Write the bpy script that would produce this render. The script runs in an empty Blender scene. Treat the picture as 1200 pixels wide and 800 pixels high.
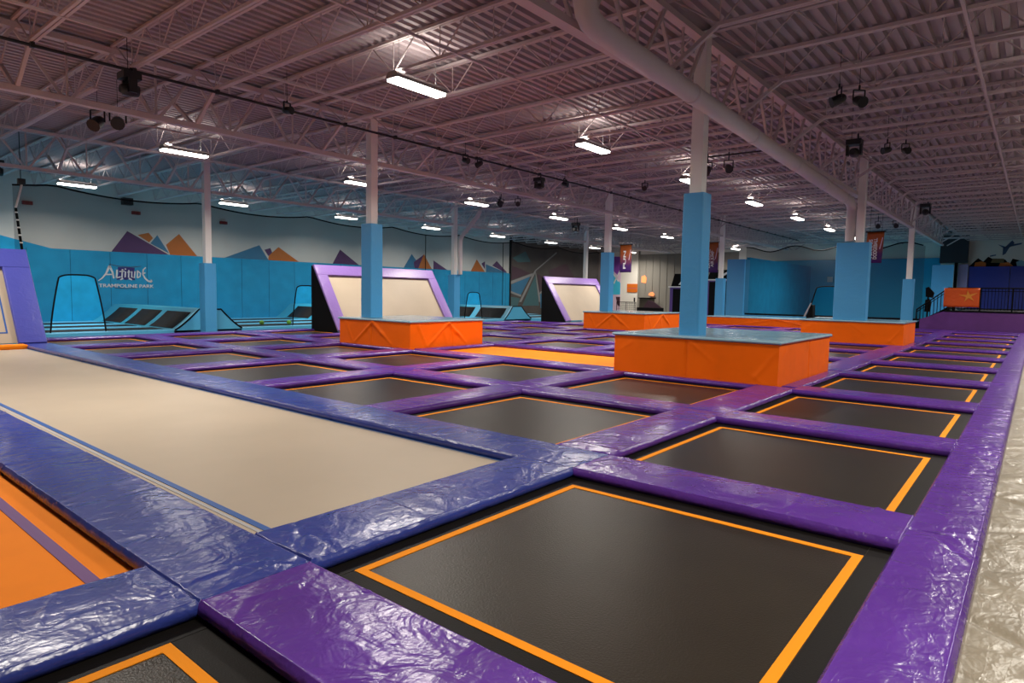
import bpy, bmesh, math, random
from mathutils import Vector, Matrix, noise
R = random.Random(7)
PI = math.pi
SC = bpy.context.scene
COL = SC.collection

# ------------------------------------------------------------------ camera, world, exposure
cam_d = bpy.data.cameras.new('camera'); cam = bpy.data.objects.new('camera', cam_d); COL.objects.link(cam)
yaw, pitch, roll = 0.68796586, -0.07604539, 0.01659341
fw = Vector((-math.sin(yaw)*math.cos(pitch), math.cos(yaw)*math.cos(pitch), math.sin(pitch)))
rt0 = Vector((math.cos(yaw), math.sin(yaw), 0)); up0 = rt0.cross(fw)
rt = rt0*math.cos(roll)+up0*math.sin(roll); up = -rt0*math.sin(roll)+up0*math.cos(roll)
m = Matrix.Identity(4)
for i in range(3):
    m[i][0] = rt[i]; m[i][1] = up[i]; m[i][2] = -fw[i]
m[0][3], m[1][3], m[2][3] = 0, 0, 1.5
cam.matrix_world = m
cam_d.sensor_width = 36; cam_d.lens = 746.8/1200*36; cam_d.clip_start = .05; cam_d.clip_end = 200
SC.camera = cam
W = bpy.data.worlds.new('world'); SC.world = W; W.use_nodes = True
W.node_tree.nodes['Background'].inputs[0].default_value = (.55, .5, .55, 1)
W.node_tree.nodes['Background'].inputs[1].default_value = .05
SC.view_settings.view_transform = 'Standard'; SC.view_settings.look = 'None'
SC.view_settings.gamma = 1; SC.view_settings.use_curve_mapping = False
SC.view_settings.exposure = 0.0
LAMP_DOWN, LAMP_UP, TUBE = 215.0, 17.0, 16.0
LAMP_COL = (1.0, .93, .82)

# ------------------------------------------------------------------ materials
def mat(name, col, rough=.5, metal=0, spec=.5, bump=None, var=0, var_scale=3, emit=None, strength=0, coat=0):
    M = bpy.data.materials.new(name); M.use_nodes = True
    N, L = M.node_tree.nodes, M.node_tree.links
    b = N['Principled BSDF']
    b.inputs['Base Color'].default_value = (*col, 1); b.inputs['Roughness'].default_value = rough
    b.inputs['Metallic'].default_value = metal; b.inputs['Specular IOR Level'].default_value = spec
    b.inputs['Coat Weight'].default_value = coat; b.inputs['Coat Roughness'].default_value = .12
    if emit:
        b.inputs['Emission Color'].default_value = (*emit, 1); b.inputs['Emission Strength'].default_value = strength
    g = N.new('ShaderNodeNewGeometry')
    if var:
        n = N.new('ShaderNodeTexNoise'); n.inputs['Scale'].default_value = var_scale; n.inputs['Detail'].default_value = 5
        L.new(g.outputs['Position'], n.inputs['Vector'])
        r = N.new('ShaderNodeMapRange'); r.inputs[1].default_value = .3; r.inputs[2].default_value = .7
        r.inputs[3].default_value = 1-var; r.inputs[4].default_value = 1+var
        L.new(n.outputs['Fac'], r.inputs[0])
        v = N.new('ShaderNodeVectorMath'); v.operation = 'SCALE'; v.inputs[0].default_value = col
        L.new(r.outputs[0], v.inputs['Scale']); L.new(v.outputs[0], b.inputs['Base Color'])
    if bump:
        kind, scale, strength_, dist = bump
        if kind == 'vinyl':
            def ridge(sc, stretch, w, seedoff):
                mp = N.new('ShaderNodeMapping'); mp.inputs['Scale'].default_value = stretch; mp.inputs['Location'].default_value = (seedoff, seedoff*.7, 0)
                L.new(g.outputs['Position'], mp.inputs['Vector'])
                n = N.new('ShaderNodeTexNoise'); n.inputs['Scale'].default_value = sc; n.inputs['Detail'].default_value = 3; n.inputs['Distortion'].default_value = 1.2
                L.new(mp.outputs[0], n.inputs['Vector'])
                a = N.new('ShaderNodeMath'); a.operation = 'SUBTRACT'; a.inputs[1].default_value = .5; L.new(n.outputs['Fac'], a.inputs[0])
                c = N.new('ShaderNodeMath'); c.operation = 'ABSOLUTE'; L.new(a.outputs[0], c.inputs[0])
                d = N.new('ShaderNodeMapRange'); d.inputs[1].default_value = 0; d.inputs[2].default_value = w; d.inputs[3].default_value = 1; d.inputs[4].default_value = 0
                d.interpolation_type = 'SMOOTHSTEP'
                L.new(c.outputs[0], d.inputs[0]); return d.outputs[0]
            r1 = ridge(scale*.55, (1, 1.8, 1), .022, 0); r2 = ridge(scale*.9, (1.6, .6, 1), .02, 4)
            ad0 = N.new('ShaderNodeMath'); L.new(r1, ad0.inputs[0]); L.new(r2, ad0.inputs[1])
            ad = N.new('ShaderNodeMath'); ad.operation = 'MULTIPLY'; ad.inputs[1].default_value = .035; L.new(ad0.outputs[0], ad.inputs[0])
            mp5 = N.new('ShaderNodeMapping'); mp5.inputs['Scale'].default_value = (1.0, .55, 1); mp5.inputs['Rotation'].default_value = (0, 0, .5)
            L.new(g.outputs['Position'], mp5.inputs['Vector'])
            n5 = N.new('ShaderNodeTexNoise'); n5.inputs['Scale'].default_value = scale*7; n5.inputs['Detail'].default_value = 3; n5.inputs['Distortion'].default_value = .6
            L.new(mp5.outputs[0], n5.inputs['Vector'])
            m5 = N.new('ShaderNodeMath'); m5.operation = 'MULTIPLY_ADD'; m5.inputs[1].default_value = .75; L.new(n5.outputs['Fac'], m5.inputs[0]); L.new(ad.outputs[0], m5.inputs[2]); ad = m5
            n3 = N.new('ShaderNodeTexNoise'); n3.inputs['Scale'].default_value = scale*1.7; n3.inputs['Detail'].default_value = 3; n3.inputs['Distortion'].default_value = 1.0
            L.new(g.outputs['Position'], n3.inputs['Vector'])
            ml = N.new('ShaderNodeMath'); ml.operation = 'MULTIPLY_ADD'; ml.inputs[1].default_value = 2.2
            L.new(n3.outputs['Fac'], ml.inputs[0]); L.new(ad.outputs[0], ml.inputs[2])
            h = ml.outputs[0]
        elif kind == 'noise':
            n = N.new('ShaderNodeTexNoise'); n.inputs['Scale'].default_value = scale; n.inputs['Detail'].default_value = 4
            L.new(g.outputs['Position'], n.inputs['Vector']); h = n.outputs['Fac']
        bp = N.new('ShaderNodeBump'); bp.inputs['Strength'].default_value = strength_; bp.inputs['Distance'].default_value = dist
        L.new(h, bp.inputs['Height']); L.new(bp.outputs[0], b.inputs['Normal'])
    return M

M_PUR = mat('purple_vinyl', (.105, .032, .29), .24, bump=('vinyl', 2.6, .55, .012), var=.14, var_scale=2.2)
M_BLU = mat('indigo_vinyl', (.032, .052, .29), .27, bump=('vinyl', 2.6, .55, .012), var=.12, var_scale=2)
M_ABLU = mat('bright_indigo_vinyl', (.07, .08, .42), .35, bump=('vinyl', 3, .4, .01))
M_LIL = mat('lilac_vinyl', (.25, .145, .46), .35, bump=('vinyl', 3, .45, .012))
M_BED = mat('black_jump_mesh', (.026, .020, .0135), .36, spec=.26, bump=('noise', 90, .5, .004), var=.12, var_scale=2)
M_BLK = mat('black_fabric', (.006, .006, .007), .85, spec=.12)
M_MRG = mat('black_margin_webbing', (.008, .0068, .006), .55, spec=.15, bump=('noise', 120, .3, .003))
M_ORL = mat('orange_webbing', (.90, .29, .008), .7, spec=.15, bump=('noise', 300, .2, .002))
M_WHB = mat('greige_jump_mesh', (.48, .395, .30), .5, spec=.3, bump=('noise', 160, .15, .002), var=.04, var_scale=1.2)
M_ORB = mat('orange_jump_mesh', (1.0, .27, .012), .7, spec=.12, bump=('noise', 160, .15, .002), var=.04)
M_BLS = mat('blue_webbing', (.01, .09, .36), .5)
M_GRS = mat('pale_webbing', (.42, .42, .45), .6)
M_PUS = mat('purple_webbing', (.13, .03, .20), .6)
M_OVI = mat('orange_vinyl', (1.0, .155, .001), .5, spec=.18, bump=('vinyl', 1.3, .12, .01), var=.05)
M_SKY = mat('sky_blue_vinyl', (.07, .36, .70), .42, bump=('vinyl', 2.5, .3, .01))
M_SKT = mat('pale_blue_vinyl', (.30, .50, .62), .13, bump=('vinyl', 2.6, .45, .010))
M_MAT = mat('beige_grey_vinyl', (.25, .215, .16), .33, bump=('vinyl', 2.2, .5, .014), var=.1, var_scale=2)
M_DECK = mat('wash_tinted_deck', (.40, .335, .35), .55, var=.08, var_scale=.6)  # white deck; the mauve wash of coloured light is put into its colour
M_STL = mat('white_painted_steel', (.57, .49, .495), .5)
M_COLM = mat('white_painted_column', (.88, .86, .83), .45, bump=('noise', 30, .08, .003))
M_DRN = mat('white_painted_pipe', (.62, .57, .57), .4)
M_DARK = mat('black_metal', (.012, .012, .013), .45)
M_GREY = mat('grey_metal', (.35, .34, .33), .4, metal=.6)
M_LAMP = mat('lit_diffuser', (.9, .9, .9), .5, emit=(1, .95, .86), strength=TUBE)
M_WALLW = mat('off_white_wall_paint', (.62, .61, .58), .7, var=.05, var_scale=.8)
M_WALLB = mat('teal_blue_wall_paint', (.012, .33, .62), .6, spec=.2, var=.1, var_scale=2)
M_TEAL = mat('teal_vinyl', (.04, .38, .60), .4, bump=('vinyl', 2, .15, .01))
M_TEALL = mat('light_teal_vinyl', (.10, .48, .78), .45)
M_CARP = mat('dark_grey_carpet', (.07, .065, .075), .9, bump=('noise', 60, .3, .01), var=.3, var_scale=8)
M_TAUPE = mat('shaded_taupe_mural_paint', (.085, .068, .062), .7, var=.3, var_scale=.7)  # shade and net over this stretch of wall are mixed into the dark tone
M_PPU = mat('purple_mural_paint', (.085, .022, .12), .6)
M_POR = mat('orange_mural_paint', (.50, .13, .008), .6)
M_PBL = mat('blue_mural_paint', (.03, .18, .34), .6)
M_PTE = mat('teal_mural_paint', (.05, .15, .17), .6)
M_PLN = mat('grey_mural_line', (.30, .30, .30), .6)
M_PBR = mat('plum_mural_paint', (.07, .025, .045), .6)
M_BRP = mat('bright_purple_paint', (.30, .08, .50), .6)
M_BRB = mat('bright_aqua_paint', (.06, .55, .80), .6)
M_PNK = mat('pale_pink_paint', (.8, .6, .75), .6)
M_CRM = mat('cream_wall_paint', (.88, .84, .76), .7)
M_RIB = mat('grey_roll_shutter', (.28, .26, .225), .6)
M_NAVY = mat('royal_blue_vinyl', (.025, .06, .48), .4, bump=('vinyl', 2, .4, .02))
M_LAV = mat('lavender_paint', (.45, .42, .75), .5)
M_PWAL = mat('purple_wall_vinyl', (.13, .035, .22), .5, var=.08)
M_RED = mat('red_plastic', (.32, .02, .02), .5)
M_LWHT = mat('white_lettering', (.80, .80, .82), .5)
M_LNAV = mat('navy_logo_paint', (.02, .015, .18), .5)
M_GRN = mat('lime_rubber', (.30, .75, .05), .5)
M_SIGN = mat('orange_sign_face', (.75, .17, .01), .5)
M_SIGNL = mat('lit_orange_sign', (.9, .3, .1), .5, emit=(1, .32, .12), strength=.7)
M_PAPER = mat('white_paper', (.8, .8, .8), .6)
M_OLIVE = mat('olive_paint', (.16, .13, .05), .6)
# banner: orange running into purple down its height
M_BAN = bpy.data.materials.new('banner_print'); M_BAN.use_nodes = True
_N, _L = M_BAN.node_tree.nodes, M_BAN.node_tree.links
_tc = _N.new('ShaderNodeTexCoord'); _sp = _N.new('ShaderNodeSeparateXYZ'); _rp = _N.new('ShaderNodeValToRGB')
_rp.color_ramp.elements[0].position = .25; _rp.color_ramp.elements[0].color = (.055, .008, .14, 1)
_rp.color_ramp.elements[1].position = .7; _rp.color_ramp.elements[1].color = (.42, .09, .01, 1)
_nz = _N.new('ShaderNodeTexNoise'); _nz.inputs['Scale'].default_value = 6; _ma = _N.new('ShaderNodeMath'); _ma.operation = 'MULTIPLY_ADD'; _ma.inputs[1].default_value = .35
_L.new(_tc.outputs['Generated'], _sp.inputs[0]); _L.new(_tc.outputs['Generated'], _nz.inputs['Vector'])
_L.new(_nz.outputs['Fac'], _ma.inputs[0]); _L.new(_sp.outputs['Z'], _ma.inputs[2])
_sb = _N.new('ShaderNodeMath'); _sb.operation = 'SUBTRACT'; _sb.inputs[1].default_value = .17; _L.new(_ma.outputs[0], _sb.inputs[0])
_L.new(_sb.outputs[0], _rp.inputs[0]); _L.new(_rp.outputs[0], _N['Principled BSDF'].inputs['Base Color'])
# safety net: black knotted netting, mostly open
M_NET = bpy.data.materials.new('black_safety_net'); M_NET.use_nodes = True
_N, _L = M_NET.node_tree.nodes, M_NET.node_tree.links
_mx = _N.new('ShaderNodeMixShader'); _tr = _N.new('ShaderNodeBsdfTransparent'); _mx.inputs[0].default_value = .42
_N['Principled BSDF'].inputs['Base Color'].default_value = (.006, .012, .016, 1); _N['Principled BSDF'].inputs['Roughness'].default_value = .8
_L.new(_tr.outputs[0], _mx.inputs[1]); _L.new(_N['Principled BSDF'].outputs[0], _mx.inputs[2])
_L.new(_mx.outputs[0], _N['Material Output'].inputs[0])

# ------------------------------------------------------------------ mesh helpers
def tag(o, label=None, cat=None, group=None, kind=None):
    if label: o['label'] = label
    if cat: o['category'] = cat
    if group: o['group'] = group
    if kind: o['kind'] = kind
    return o
def empty(name, loc, label, cat, group=None, rz=0):
    o = bpy.data.objects.new(name, None); COL.objects.link(o); o.location = loc; o.rotation_euler = (0, 0, rz)
    o.empty_display_size = .1
    return tag(o, label, cat, group)
class MB:
    def __init__(s): s.v = []; s.f = []; s.sm = []; s.mi = []; s.m = 0
    def add(s, vs, fs, smooth=False):
        b = len(s.v); s.v += [tuple(p) for p in vs]; s.f += [tuple(i+b for i in f) for f in fs]; s.sm += [smooth]*len(fs); s.mi += [s.m]*len(fs)
        return s
    def box(s, x0, x1, y0, y1, z0, z1):
        v = [(x, y, z) for z in (z0, z1) for y in (y0, y1) for x in (x0, x1)]
        return s.add(v, [(0, 2, 3, 1), (4, 5, 7, 6), (0, 1, 5, 4), (2, 6, 7, 3), (0, 4, 6, 2), (1, 3, 7, 5)])
    def bar(s, p, q, w, h=None, side=None):
        p, q = Vector(p), Vector(q); d = (q-p).normalized(); h = h or w
        a = Vector(side) if side else (Vector((0, 0, 1)) if abs(d.z) < .9 else Vector((0, 1, 0)))
        x = d.cross(a).normalized(); y = x.cross(d).normalized()
        v = [c+x*(w/2*i)+y*(h/2*j) for c in (p, q) for i, j in ((-1, -1), (1, -1), (1, 1), (-1, 1))]
        return s.add(v, [(0, 3, 2, 1), (4, 5, 6, 7)]+[(i, (i+1) % 4, 4+(i+1) % 4, 4+i) for i in range(4)])
    def tube(s, pts, r, n=8, caps=True, smooth=True):
        pts = [Vector(p) for p in pts]; rings = []; prev = None
        for i, p in enumerate(pts):
            d = (pts[min(i+1, len(pts)-1)]-pts[max(i-1, 0)]).normalized()
            if prev is None:
                a = Vector((0, 0, 1)) if abs(d.z) < .9 else Vector((1, 0, 0)); x = d.cross(a).normalized()
            else: x = (prev-d*prev.dot(d)).normalized()
            prev = x; y = d.cross(x)
            rr = r[i] if isinstance(r, (list, tuple)) else r
            rings.append([p+(x*math.cos(2*PI*k/n)+y*math.sin(2*PI*k/n))*rr for k in range(n)])
        vs = [q for g in rings for q in g]; fs = []
        for i in range(len(pts)-1):
            for k in range(n):
                fs.append((i*n+k, i*n+(k+1) % n, (i+1)*n+(k+1) % n, (i+1)*n+k))
        s.add(vs, fs, smooth)
        if caps: s.add(rings[0], [tuple(range(n))[::-1]]); s.add(rings[-1], [tuple(range(n))])
        return s
    def prism(s, poly, fn, t0, t1):       # poly of (a,b); fn(a,b,t) -> xyz
        n = len(poly); v = [fn(a, b, t) for t in (t0, t1) for a, b in poly]
        return s.add(v, [tuple(range(n))[::-1], tuple(range(n, 2*n))]+[(i, (i+1) % n, n+(i+1) % n, n+i) for i in range(n)])
    def build(s, name, mats, parent=None, origin=None):
        me = bpy.data.meshes.new(name)
        org = Vector(origin) if origin is not None else Vector((0, 0, 0))
        if parent is not None and origin is None: org = None
        vs = s.v
        if org is None:
            inv = parent['_inv'] if False else Matrix.LocRotScale(parent.location, parent.rotation_euler, None).inverted()
            if parent.parent: inv = inv @ Matrix.LocRotScale(parent.parent.location, parent.parent.rotation_euler, None).inverted()
            vs = [inv @ Vector(p) for p in vs]
        else: vs = [Vector(p)-org for p in vs]
        me.from_pydata([tuple(p) for p in vs], [], s.f)
        if not isinstance(mats, (list, tuple)): mats = [mats]
        for q in mats: me.materials.append(q)
        me.polygons.foreach_set('use_smooth', s.sm); me.polygons.foreach_set('material_index', s.mi)
        bm = bmesh.new(); bm.from_mesh(me); bmesh.ops.recalc_face_normals(bm, faces=bm.faces); bm.to_mesh(me); bm.free()
        me.update()
        o = bpy.data.objects.new(name, me); COL.objects.link(o)
        if parent is not None: o.parent = parent
        else: o.location = org
        return o
def copy_tree(o, loc, label):
    c = o.copy(); COL.objects.link(c); c.location = loc; c['label'] = label
    for ch in o.children:
        d = ch.copy(); COL.objects.link(d); d.parent = c
        for g in ch.children:
            e = g.copy(); COL.objects.link(e); e.parent = d
    return c
def struct(name, mb, m, origin=None):
    return tag(mb.build(name, m, origin=origin), kind='structure')
ORD = ['', 'first', 'second', 'third', 'fourth', 'fifth', 'sixth', 'seventh', 'eighth', 'ninth', 'tenth', 'eleventh', 'twelfth', 'thirteenth', 'fourteenth', 'fifteenth',
       'sixteenth', 'seventeenth', 'eighteenth', 'nineteenth', 'twentieth', 'twenty-first', 'twenty-second', 'twenty-third', 'twenty-fourth', 'twenty-fifth', 'twenty-sixth',
       'twenty-seventh', 'twenty-eighth', 'twenty-ninth', 'thirtieth', 'thirty-first', 'thirty-second', 'thirty-third', 'thirty-fourth', 'thirty-fifth']

# ------------------------------------------------------------------ room shell
XL, XR, YN, YF, ZC = -31.6, 12.0, -8.0, 53.0, 6.03
struct('floor', MB().box(XL-.3, XR+.3, YN-.3, YF+.3, -.36, -.30), M_CARP)
deck = MB(); x = XL; prof = []
P = .21
while x < XR:
    prof += [(x, 6.03), (x+P*.42, 6.03), (x+P*.52, 6.11), (x+P*.9, 6.11)]; x += P
n = len(prof); vs = []
for y in (YN, YF):
    vs += [(a, y, b) for a, b in prof]
deck.add(vs, [(i, i+1, n+i+1, n+i) for i in range(n-1)])
struct('ceiling', deck, M_DECK)
struct('wall_left', MB().box(XL-.2, XL, YN, YF, -.3, 6.2), [M_WALLW])
fw_ = MB().box(XL-.2, XR+.2, YF, YF+.2, -.3, 6.2); struct('wall_far', fw_, M_CRM)
struct('wall_right', MB().box(XR, XR+.2, YN, YF, -.3, 6.2), M_WALLW)
struct('wall_near', MB().box(XL-.2, XR+.2, YN-.2, YN, -.3, 6.2), M_WALLW)

# ------------------------------------------------------------------ vinyl pads (rounded, puffy, creased)
EDGE = [(.004, 0.0), (-.012, .18), (-.020, .42), (-.017, .66), (-.009, .84), (.001, .95), (.0035, 1.04), (.009, 1.05), (.014, .99), (.028, 1.0)]
def axis_stations(a, b, step):
    L = b-a; ins = [a+d for d, _ in EDGE]; fr = [z for _, z in EDGE]
    n = max(1, int((L-.06)/step)); mid = [a+.03+(L-.06)*i/n for i in range(0, n+1)]
    return ins+mid+[b-d for d, _ in EDGE][::-1], fr+[1]*len(mid)+fr[::-1]
def pad_mb(x0, x1, y0, y1, h, fine, z0=0, T=None, seed=0, amp=1, dens=1, deep=1, wide=1):
    rr = random.Random(seed)
    xs, fx = axis_stations(x0, x1, fine); ys, fy = axis_stations(y0, y1, fine)
    W_, L_ = x1-x0, y1-y0; long_x = W_ > L_
    creases = []
    if fine < .12:
        for k in range(int((max(W_, L_)*4.2+4)*dens)):
            # long soft folds, mostly across the pad, gathered near its ends
            end = k < 8
            t = rr.random()**1.5*.12 if end else rr.random()
            if rr.random() < .5: t = 1-t
            c = rr.random()
            cx, cy = (x0+W_*t, y0+L_*c) if long_x else (x0+W_*c, y0+L_*t)
            an = rr.gauss(0, .45)+(PI/2 if long_x else 0)
            ln = rr.uniform(.10, .34); creases.append((cx, cy, math.cos(an), math.sin(an), ln*wide, wide*rr.uniform(.012, .030), deep*rr.choice((-1, 1))*rr.uniform(.0022, .0062)*(1.3 if end else .9)))
    mb = MB(); vs = []
    nx, ny = len(xs), len(ys)
    for j in range(ny):
        for i in range(nx):
            f = min(fx[i], fy[j]); z = h*f; x, y = xs[i], ys[j]
            if f > .9:
                e = min(min(x-x0, x1-x), min(y-y0, y1-y))
                dome = min(1, max(0, e)/.22)
                z += (dome*.009 + .004*noise.noise(Vector((x*3.1, y*3.1, seed*.37))))*amp
                for cx, cy, ca, sa, ln, wd, am in creases:
                    dx, dy = x-cx, y-cy; u = dx*ca+dy*sa
                    if abs(u) > ln: continue
                    v = (-dx*sa+dy*ca)/wd
                    if abs(v) < 3: z += am*math.exp(-v*v)*(1-(u/ln)**2)
            p = (x, y, z0+z); vs.append(T(*p) if T else p)
    fs = [(j*nx+i, j*nx+i+1, (j+1)*nx+i+1, (j+1)*nx+i) for j in range(ny-1) for i in range(nx-1)]
    mb.add(vs, fs, True)
    # underside
    b = [vs[0], vs[nx-1], vs[nx*ny-1], vs[nx*(ny-1)]]; mb.add(b, [(3, 2, 1, 0)])
    return mb
def fineness(x, y):
    d = math.hypot(x, y)
    return .014 if d < 3.6 else .022 if d < 6.5 else .038 if d < 10 else .08 if d < 16 else .25 if d < 24 else .6
PADH = .082
seedc = [0]
def pad(x0, x1, y0, y1, m, label, group, h=PADH):
    for a, b, c, d in PLAT+LEAN:
        a, b, c, d = a-.035, b+.035, c-.035, d+.035
        if x0 < b and x1 > a and y0 < d and y1 > c:       # the pad stops where a platform stands
            cuts = [(b-x0, (b, x1, y0, y1)), (x1-a, (x0, a, y0, y1)), (d-y0, (x0, x1, d, y1)), (y1-c, (x0, x1, y0, c))]
            cuts = [q for q in cuts if q[1][1]-q[1][0] > .08 and q[1][3]-q[1][2] > .08]
            if not cuts: return None
            x0, x1, y0, y1 = min(cuts, key=lambda q: q[0])[1]
    seedc[0] += 1
    cx = min(max(0, x0), x1); cy = min(max(0, y0), y1)
    o = pad_mb(x0, x1, y0, y1, h, fineness(cx, cy), seed=seedc[0]).build('safety_pad', m, origin=((x0+x1)/2, (y0+y1)/2, 0))
    return tag(o, label, 'safety pad', group)

CX = [-.36, -3.15, -6.10, -9.0, -11.9, -14.75, -17.6, -20.5]     # lengthwise pad centre lines
RY = [1.56+3.02*j for j in range(12)]+[36.85]                    # crosswise pad centre lines
HW = .285
def ry(j): return RY[j] if j >= 0 else RY[0]+3.0*j
def rowname(j): return ORD[j+2]
# platforms: (col, row) cells they cover
PLAT = [(-6.12, -3.13, 10.50, 13.68), (-14.76, -11.88, 10.50, 13.15), (-14.76, -11.92, 22.70, 25.85), (-6.10, -3.13, 22.70, 25.10), (-13.2, -6.2, 31.75, 33.4)]
LEAN = [(-20.6, -18.8, 13.30, 19.25), (-20.6, -18.8, 27.3, 32.6), (-20.6, -18.8, 1.2, 4.87)]
BLOCKS = {(1, 3), (4, 3), (4, 7), (1, 7)}
ANGLED = {(6, 4), (6, 5), (6, 8), (6, 9), (6, 10)}
def kindcell(c, r):
    if r == 0 and c >= 1: return 'white'
    if r == -1 and c >= 1: return 'orange'
    if (c, r) in BLOCKS: return 'block'
    if (c, r) in ANGLED: return 'angled'
    if r == 3 and c in (2, 3): return 'strip'
    return 'black'

def stripe_ring(x0, x1, y0, y1, w, z=.004):
    mb = MB()
    def q(a, b, c, d): mb.box(a, b, c, d, .0005, z)
    q(x0, x1, y0, y0+w); q(x0, x1, y1-w, y1); q(x0, x0+w, y0+w, y1-w); q(x1-w, x1, y0+w, y1-w)
    return mb
for r in range(-1, 12):
    for c in range(0, 7):
        if kindcell(c, r) != 'black': continue
        xr, xl = CX[c], CX[c+1]; y0, y1 = ry(r), ry(r+1) if r < 11 else RY[12]
        t = empty('trampoline', ((xl+xr)/2, (y0+y1)/2, 0),
                  'black trampoline with orange outline, %s row back, %s column from the beige walkway' % (rowname(r), ORD[c+1]), 'trampoline', 'black square trampolines in the grid')
        MB().box(xl+.02, xr-.02, y0+.02, y1-.02, -.012, 0).build('jump_bed', M_BED, t)
        hr = .185 if c == 0 else HW
        MB().box(xl+.03, xl+HW+.12, y0+.03, y1-.03, .0004, .002).build('black_margin', M_MRG, t)
        MB().box(xr-hr-.145, xr-.03, y0+.03, y1-.03, .0004, .002).build('black_margin', M_MRG, t)
        MB().box(xl+HW+.125, xr-hr-.15, y0+.03, y0+HW+.185, .0004, .002).build('black_margin', M_MRG, t)
        MB().box(xl+HW+.125, xr-hr-.15, y1-HW-.175, y1-.03, .0004, .002).build('black_margin', M_MRG, t)
        stripe_ring(xl+HW+.125, xr-hr-.15, y0+HW+.19, y1-HW-.18, .052).build('orange_outline', M_ORL, t)

# long greige runway, orange runway in front, orange strip between platforms
t = empty('runway_trampoline', (-11, 3.07, 0), 'long greige runway trampoline with blue edge lines between indigo pads', 'trampoline')
MB().box(-18.5, -3.17, RY[0]+.02, RY[1]-.02, -.012, 0).build('jump_bed', M_WHB, t)
MB().box(-18.4, -3.50, 1.975, 1.998, .0005, .003).box(-18.4, -3.55, RY[1]-HW-.05, RY[1]-HW-.03, .0005, .003).build('pale_edge_line', M_GRS, t)
MB().box(-18.4, -3.46, 2.015, 2.062, .0005, .004).box(-18.4, -3.48, RY[1]-HW-.025, RY[1]-HW+.0, .0005, .004).build('blue_edge_line', M_BLS, t)
t = empty('runway_trampoline', (-7, 0, 0), 'long bright orange runway trampoline with a purple line, beside the greige runway', 'trampoline')
MB().box(-18.5, -3.17, RY[0]-3.0, RY[0]-.02, -.012, 0).build('jump_bed', M_ORB, t)
MB().box(-18.4, -3.62, 1.05, 1.115, .0005, .004).build('purple_edge_line', M_PUS, t)
t = empty('runway_trampoline', (-9, 12.1, 0), 'orange trampoline strip between two orange padded platforms', 'trampoline')
MB().box(-11.85, -6.15, RY[3]+.02, RY[4]-.02, -.012, 0).build('jump_bed', M_ORB, t)

# crosswise pads (run along X) and lengthwise pads (run along Y)
for r in range(-1, 13):
    y = ry(r)
    for c in range(0, 7):
        a, b = kindcell(c, r-1) if r > -1 else 'black', kindcell(c, r) if r < 12 else 'black'
        if a in ('strip',) and b == 'strip': continue
        if c >= 1 and r in (0, 1): continue           # indigo, below
        if c >= 1 and r == -1: continue
        if 'angled' in (a, b) and not (r in (4, 6, 8, 11)): continue
        xr, xl = CX[c]-(.18 if c == 0 else HW)-.004, CX[c+1]+HW+.004
        if r in (3, 4) and c == 2: xl = CX[3]+.004
        if r in (3, 4) and c == 3: xr = CX[3]-.004
        pad(xl, xr, y-HW, y+HW if r < 12 else y, M_PUR,
            'purple pad strip running crosswise, %s strip back, in the %s column from the beige walkway' % (ORD[r+2], ORD[c+1]), 'purple crosswise pads')
for c in range(0, 8):
    for r in range(-1, 12):
        if c >= 2 and r in (-1, 0): continue
        L_, R_ = (kindcell(c, r) if c < 7 else 'black'), (kindcell(c-1, r) if c > 0 else 'black')
        if L_ == 'strip' and R_ == 'strip': continue
        if 'angled' in (L_, R_) and c == 7: continue
        w = .18 if c == 0 else HW; x = CX[c]
        y0, y1 = ry(r), ry(r+1)
        if c == 1 and r == -1: y0, y1, m_ = y0, RY[0]-HW-.01, M_BLU
        elif c == 1 and r == 0: y0, y1, m_ = RY[0]+HW+.008, RY[1]-HW-.008, M_BLU
        else: m_ = M_PUR
        if c >= 1 and r == 1: y0 = RY[1]+HW+.006
        if c == 3 and r == 2: y1 = RY[3]-HW
        if c == 3 and r == 4: y0 = RY[4]+HW
        if m_ is M_BLU:
            pad(x-w, x+w, y0, y1, m_, 'indigo pad %s' % ('at the near end of the greige runway' if r == 0 else 'between the orange runway and the closest black trampoline'), 'indigo runway pads')
        elif c == 0:
            pad(x-w, x+w, y0+.004, y1-.004, m_, 'purple edge pad against the beige walkway mat, %s one back' % ORD[r+2], 'purple walkway edge pads')
        else:
            pad(x-w, x+w, y0+.004, y1-.004, m_, 'purple pad running lengthwise, %s row back, between columns %s and %s' % (rowname(r), ORD[c].replace('first', 'one').replace('second', 'two').replace('third', 'three').replace('fourth', 'four').replace('fifth', 'five').replace('sixth', 'six').replace('seventh', 'seven'), ['', 'two', 'three', 'four', 'five', 'six', 'seven', 'the floor'][c]), 'purple lengthwise pads')
# indigo crosswise pads beside the greige runway
xs_ = [-2.865, -6.2, -9.4, -12.6, -15.8, -18.9]
for k in range(5):
    pad(xs_[k+1]+.004, xs_[k], RY[0]-HW, RY[0]+HW, M_BLU, 'indigo pad between the orange and greige runways, %s from the purple corner' % ORD[k+1], 'indigo runway pads')
    pad(xs_[k+1]+.004, xs_[k], RY[1]-HW, RY[1]+HW, M_BLU, 'indigo pad along the far side of the greige runway, %s from the purple corner' % ORD[k+1], 'indigo runway pads')
tag(pad_mb(-18.6, -18.25, RY[0]+HW+.01, RY[1]-HW-.01, .10, .2, seed=9).build('safety_pad', M_ORB, origin=(-18.4, 3, 0)), 'narrow orange pad at the foot of the leaning greige wall trampoline', 'safety pad')

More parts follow.
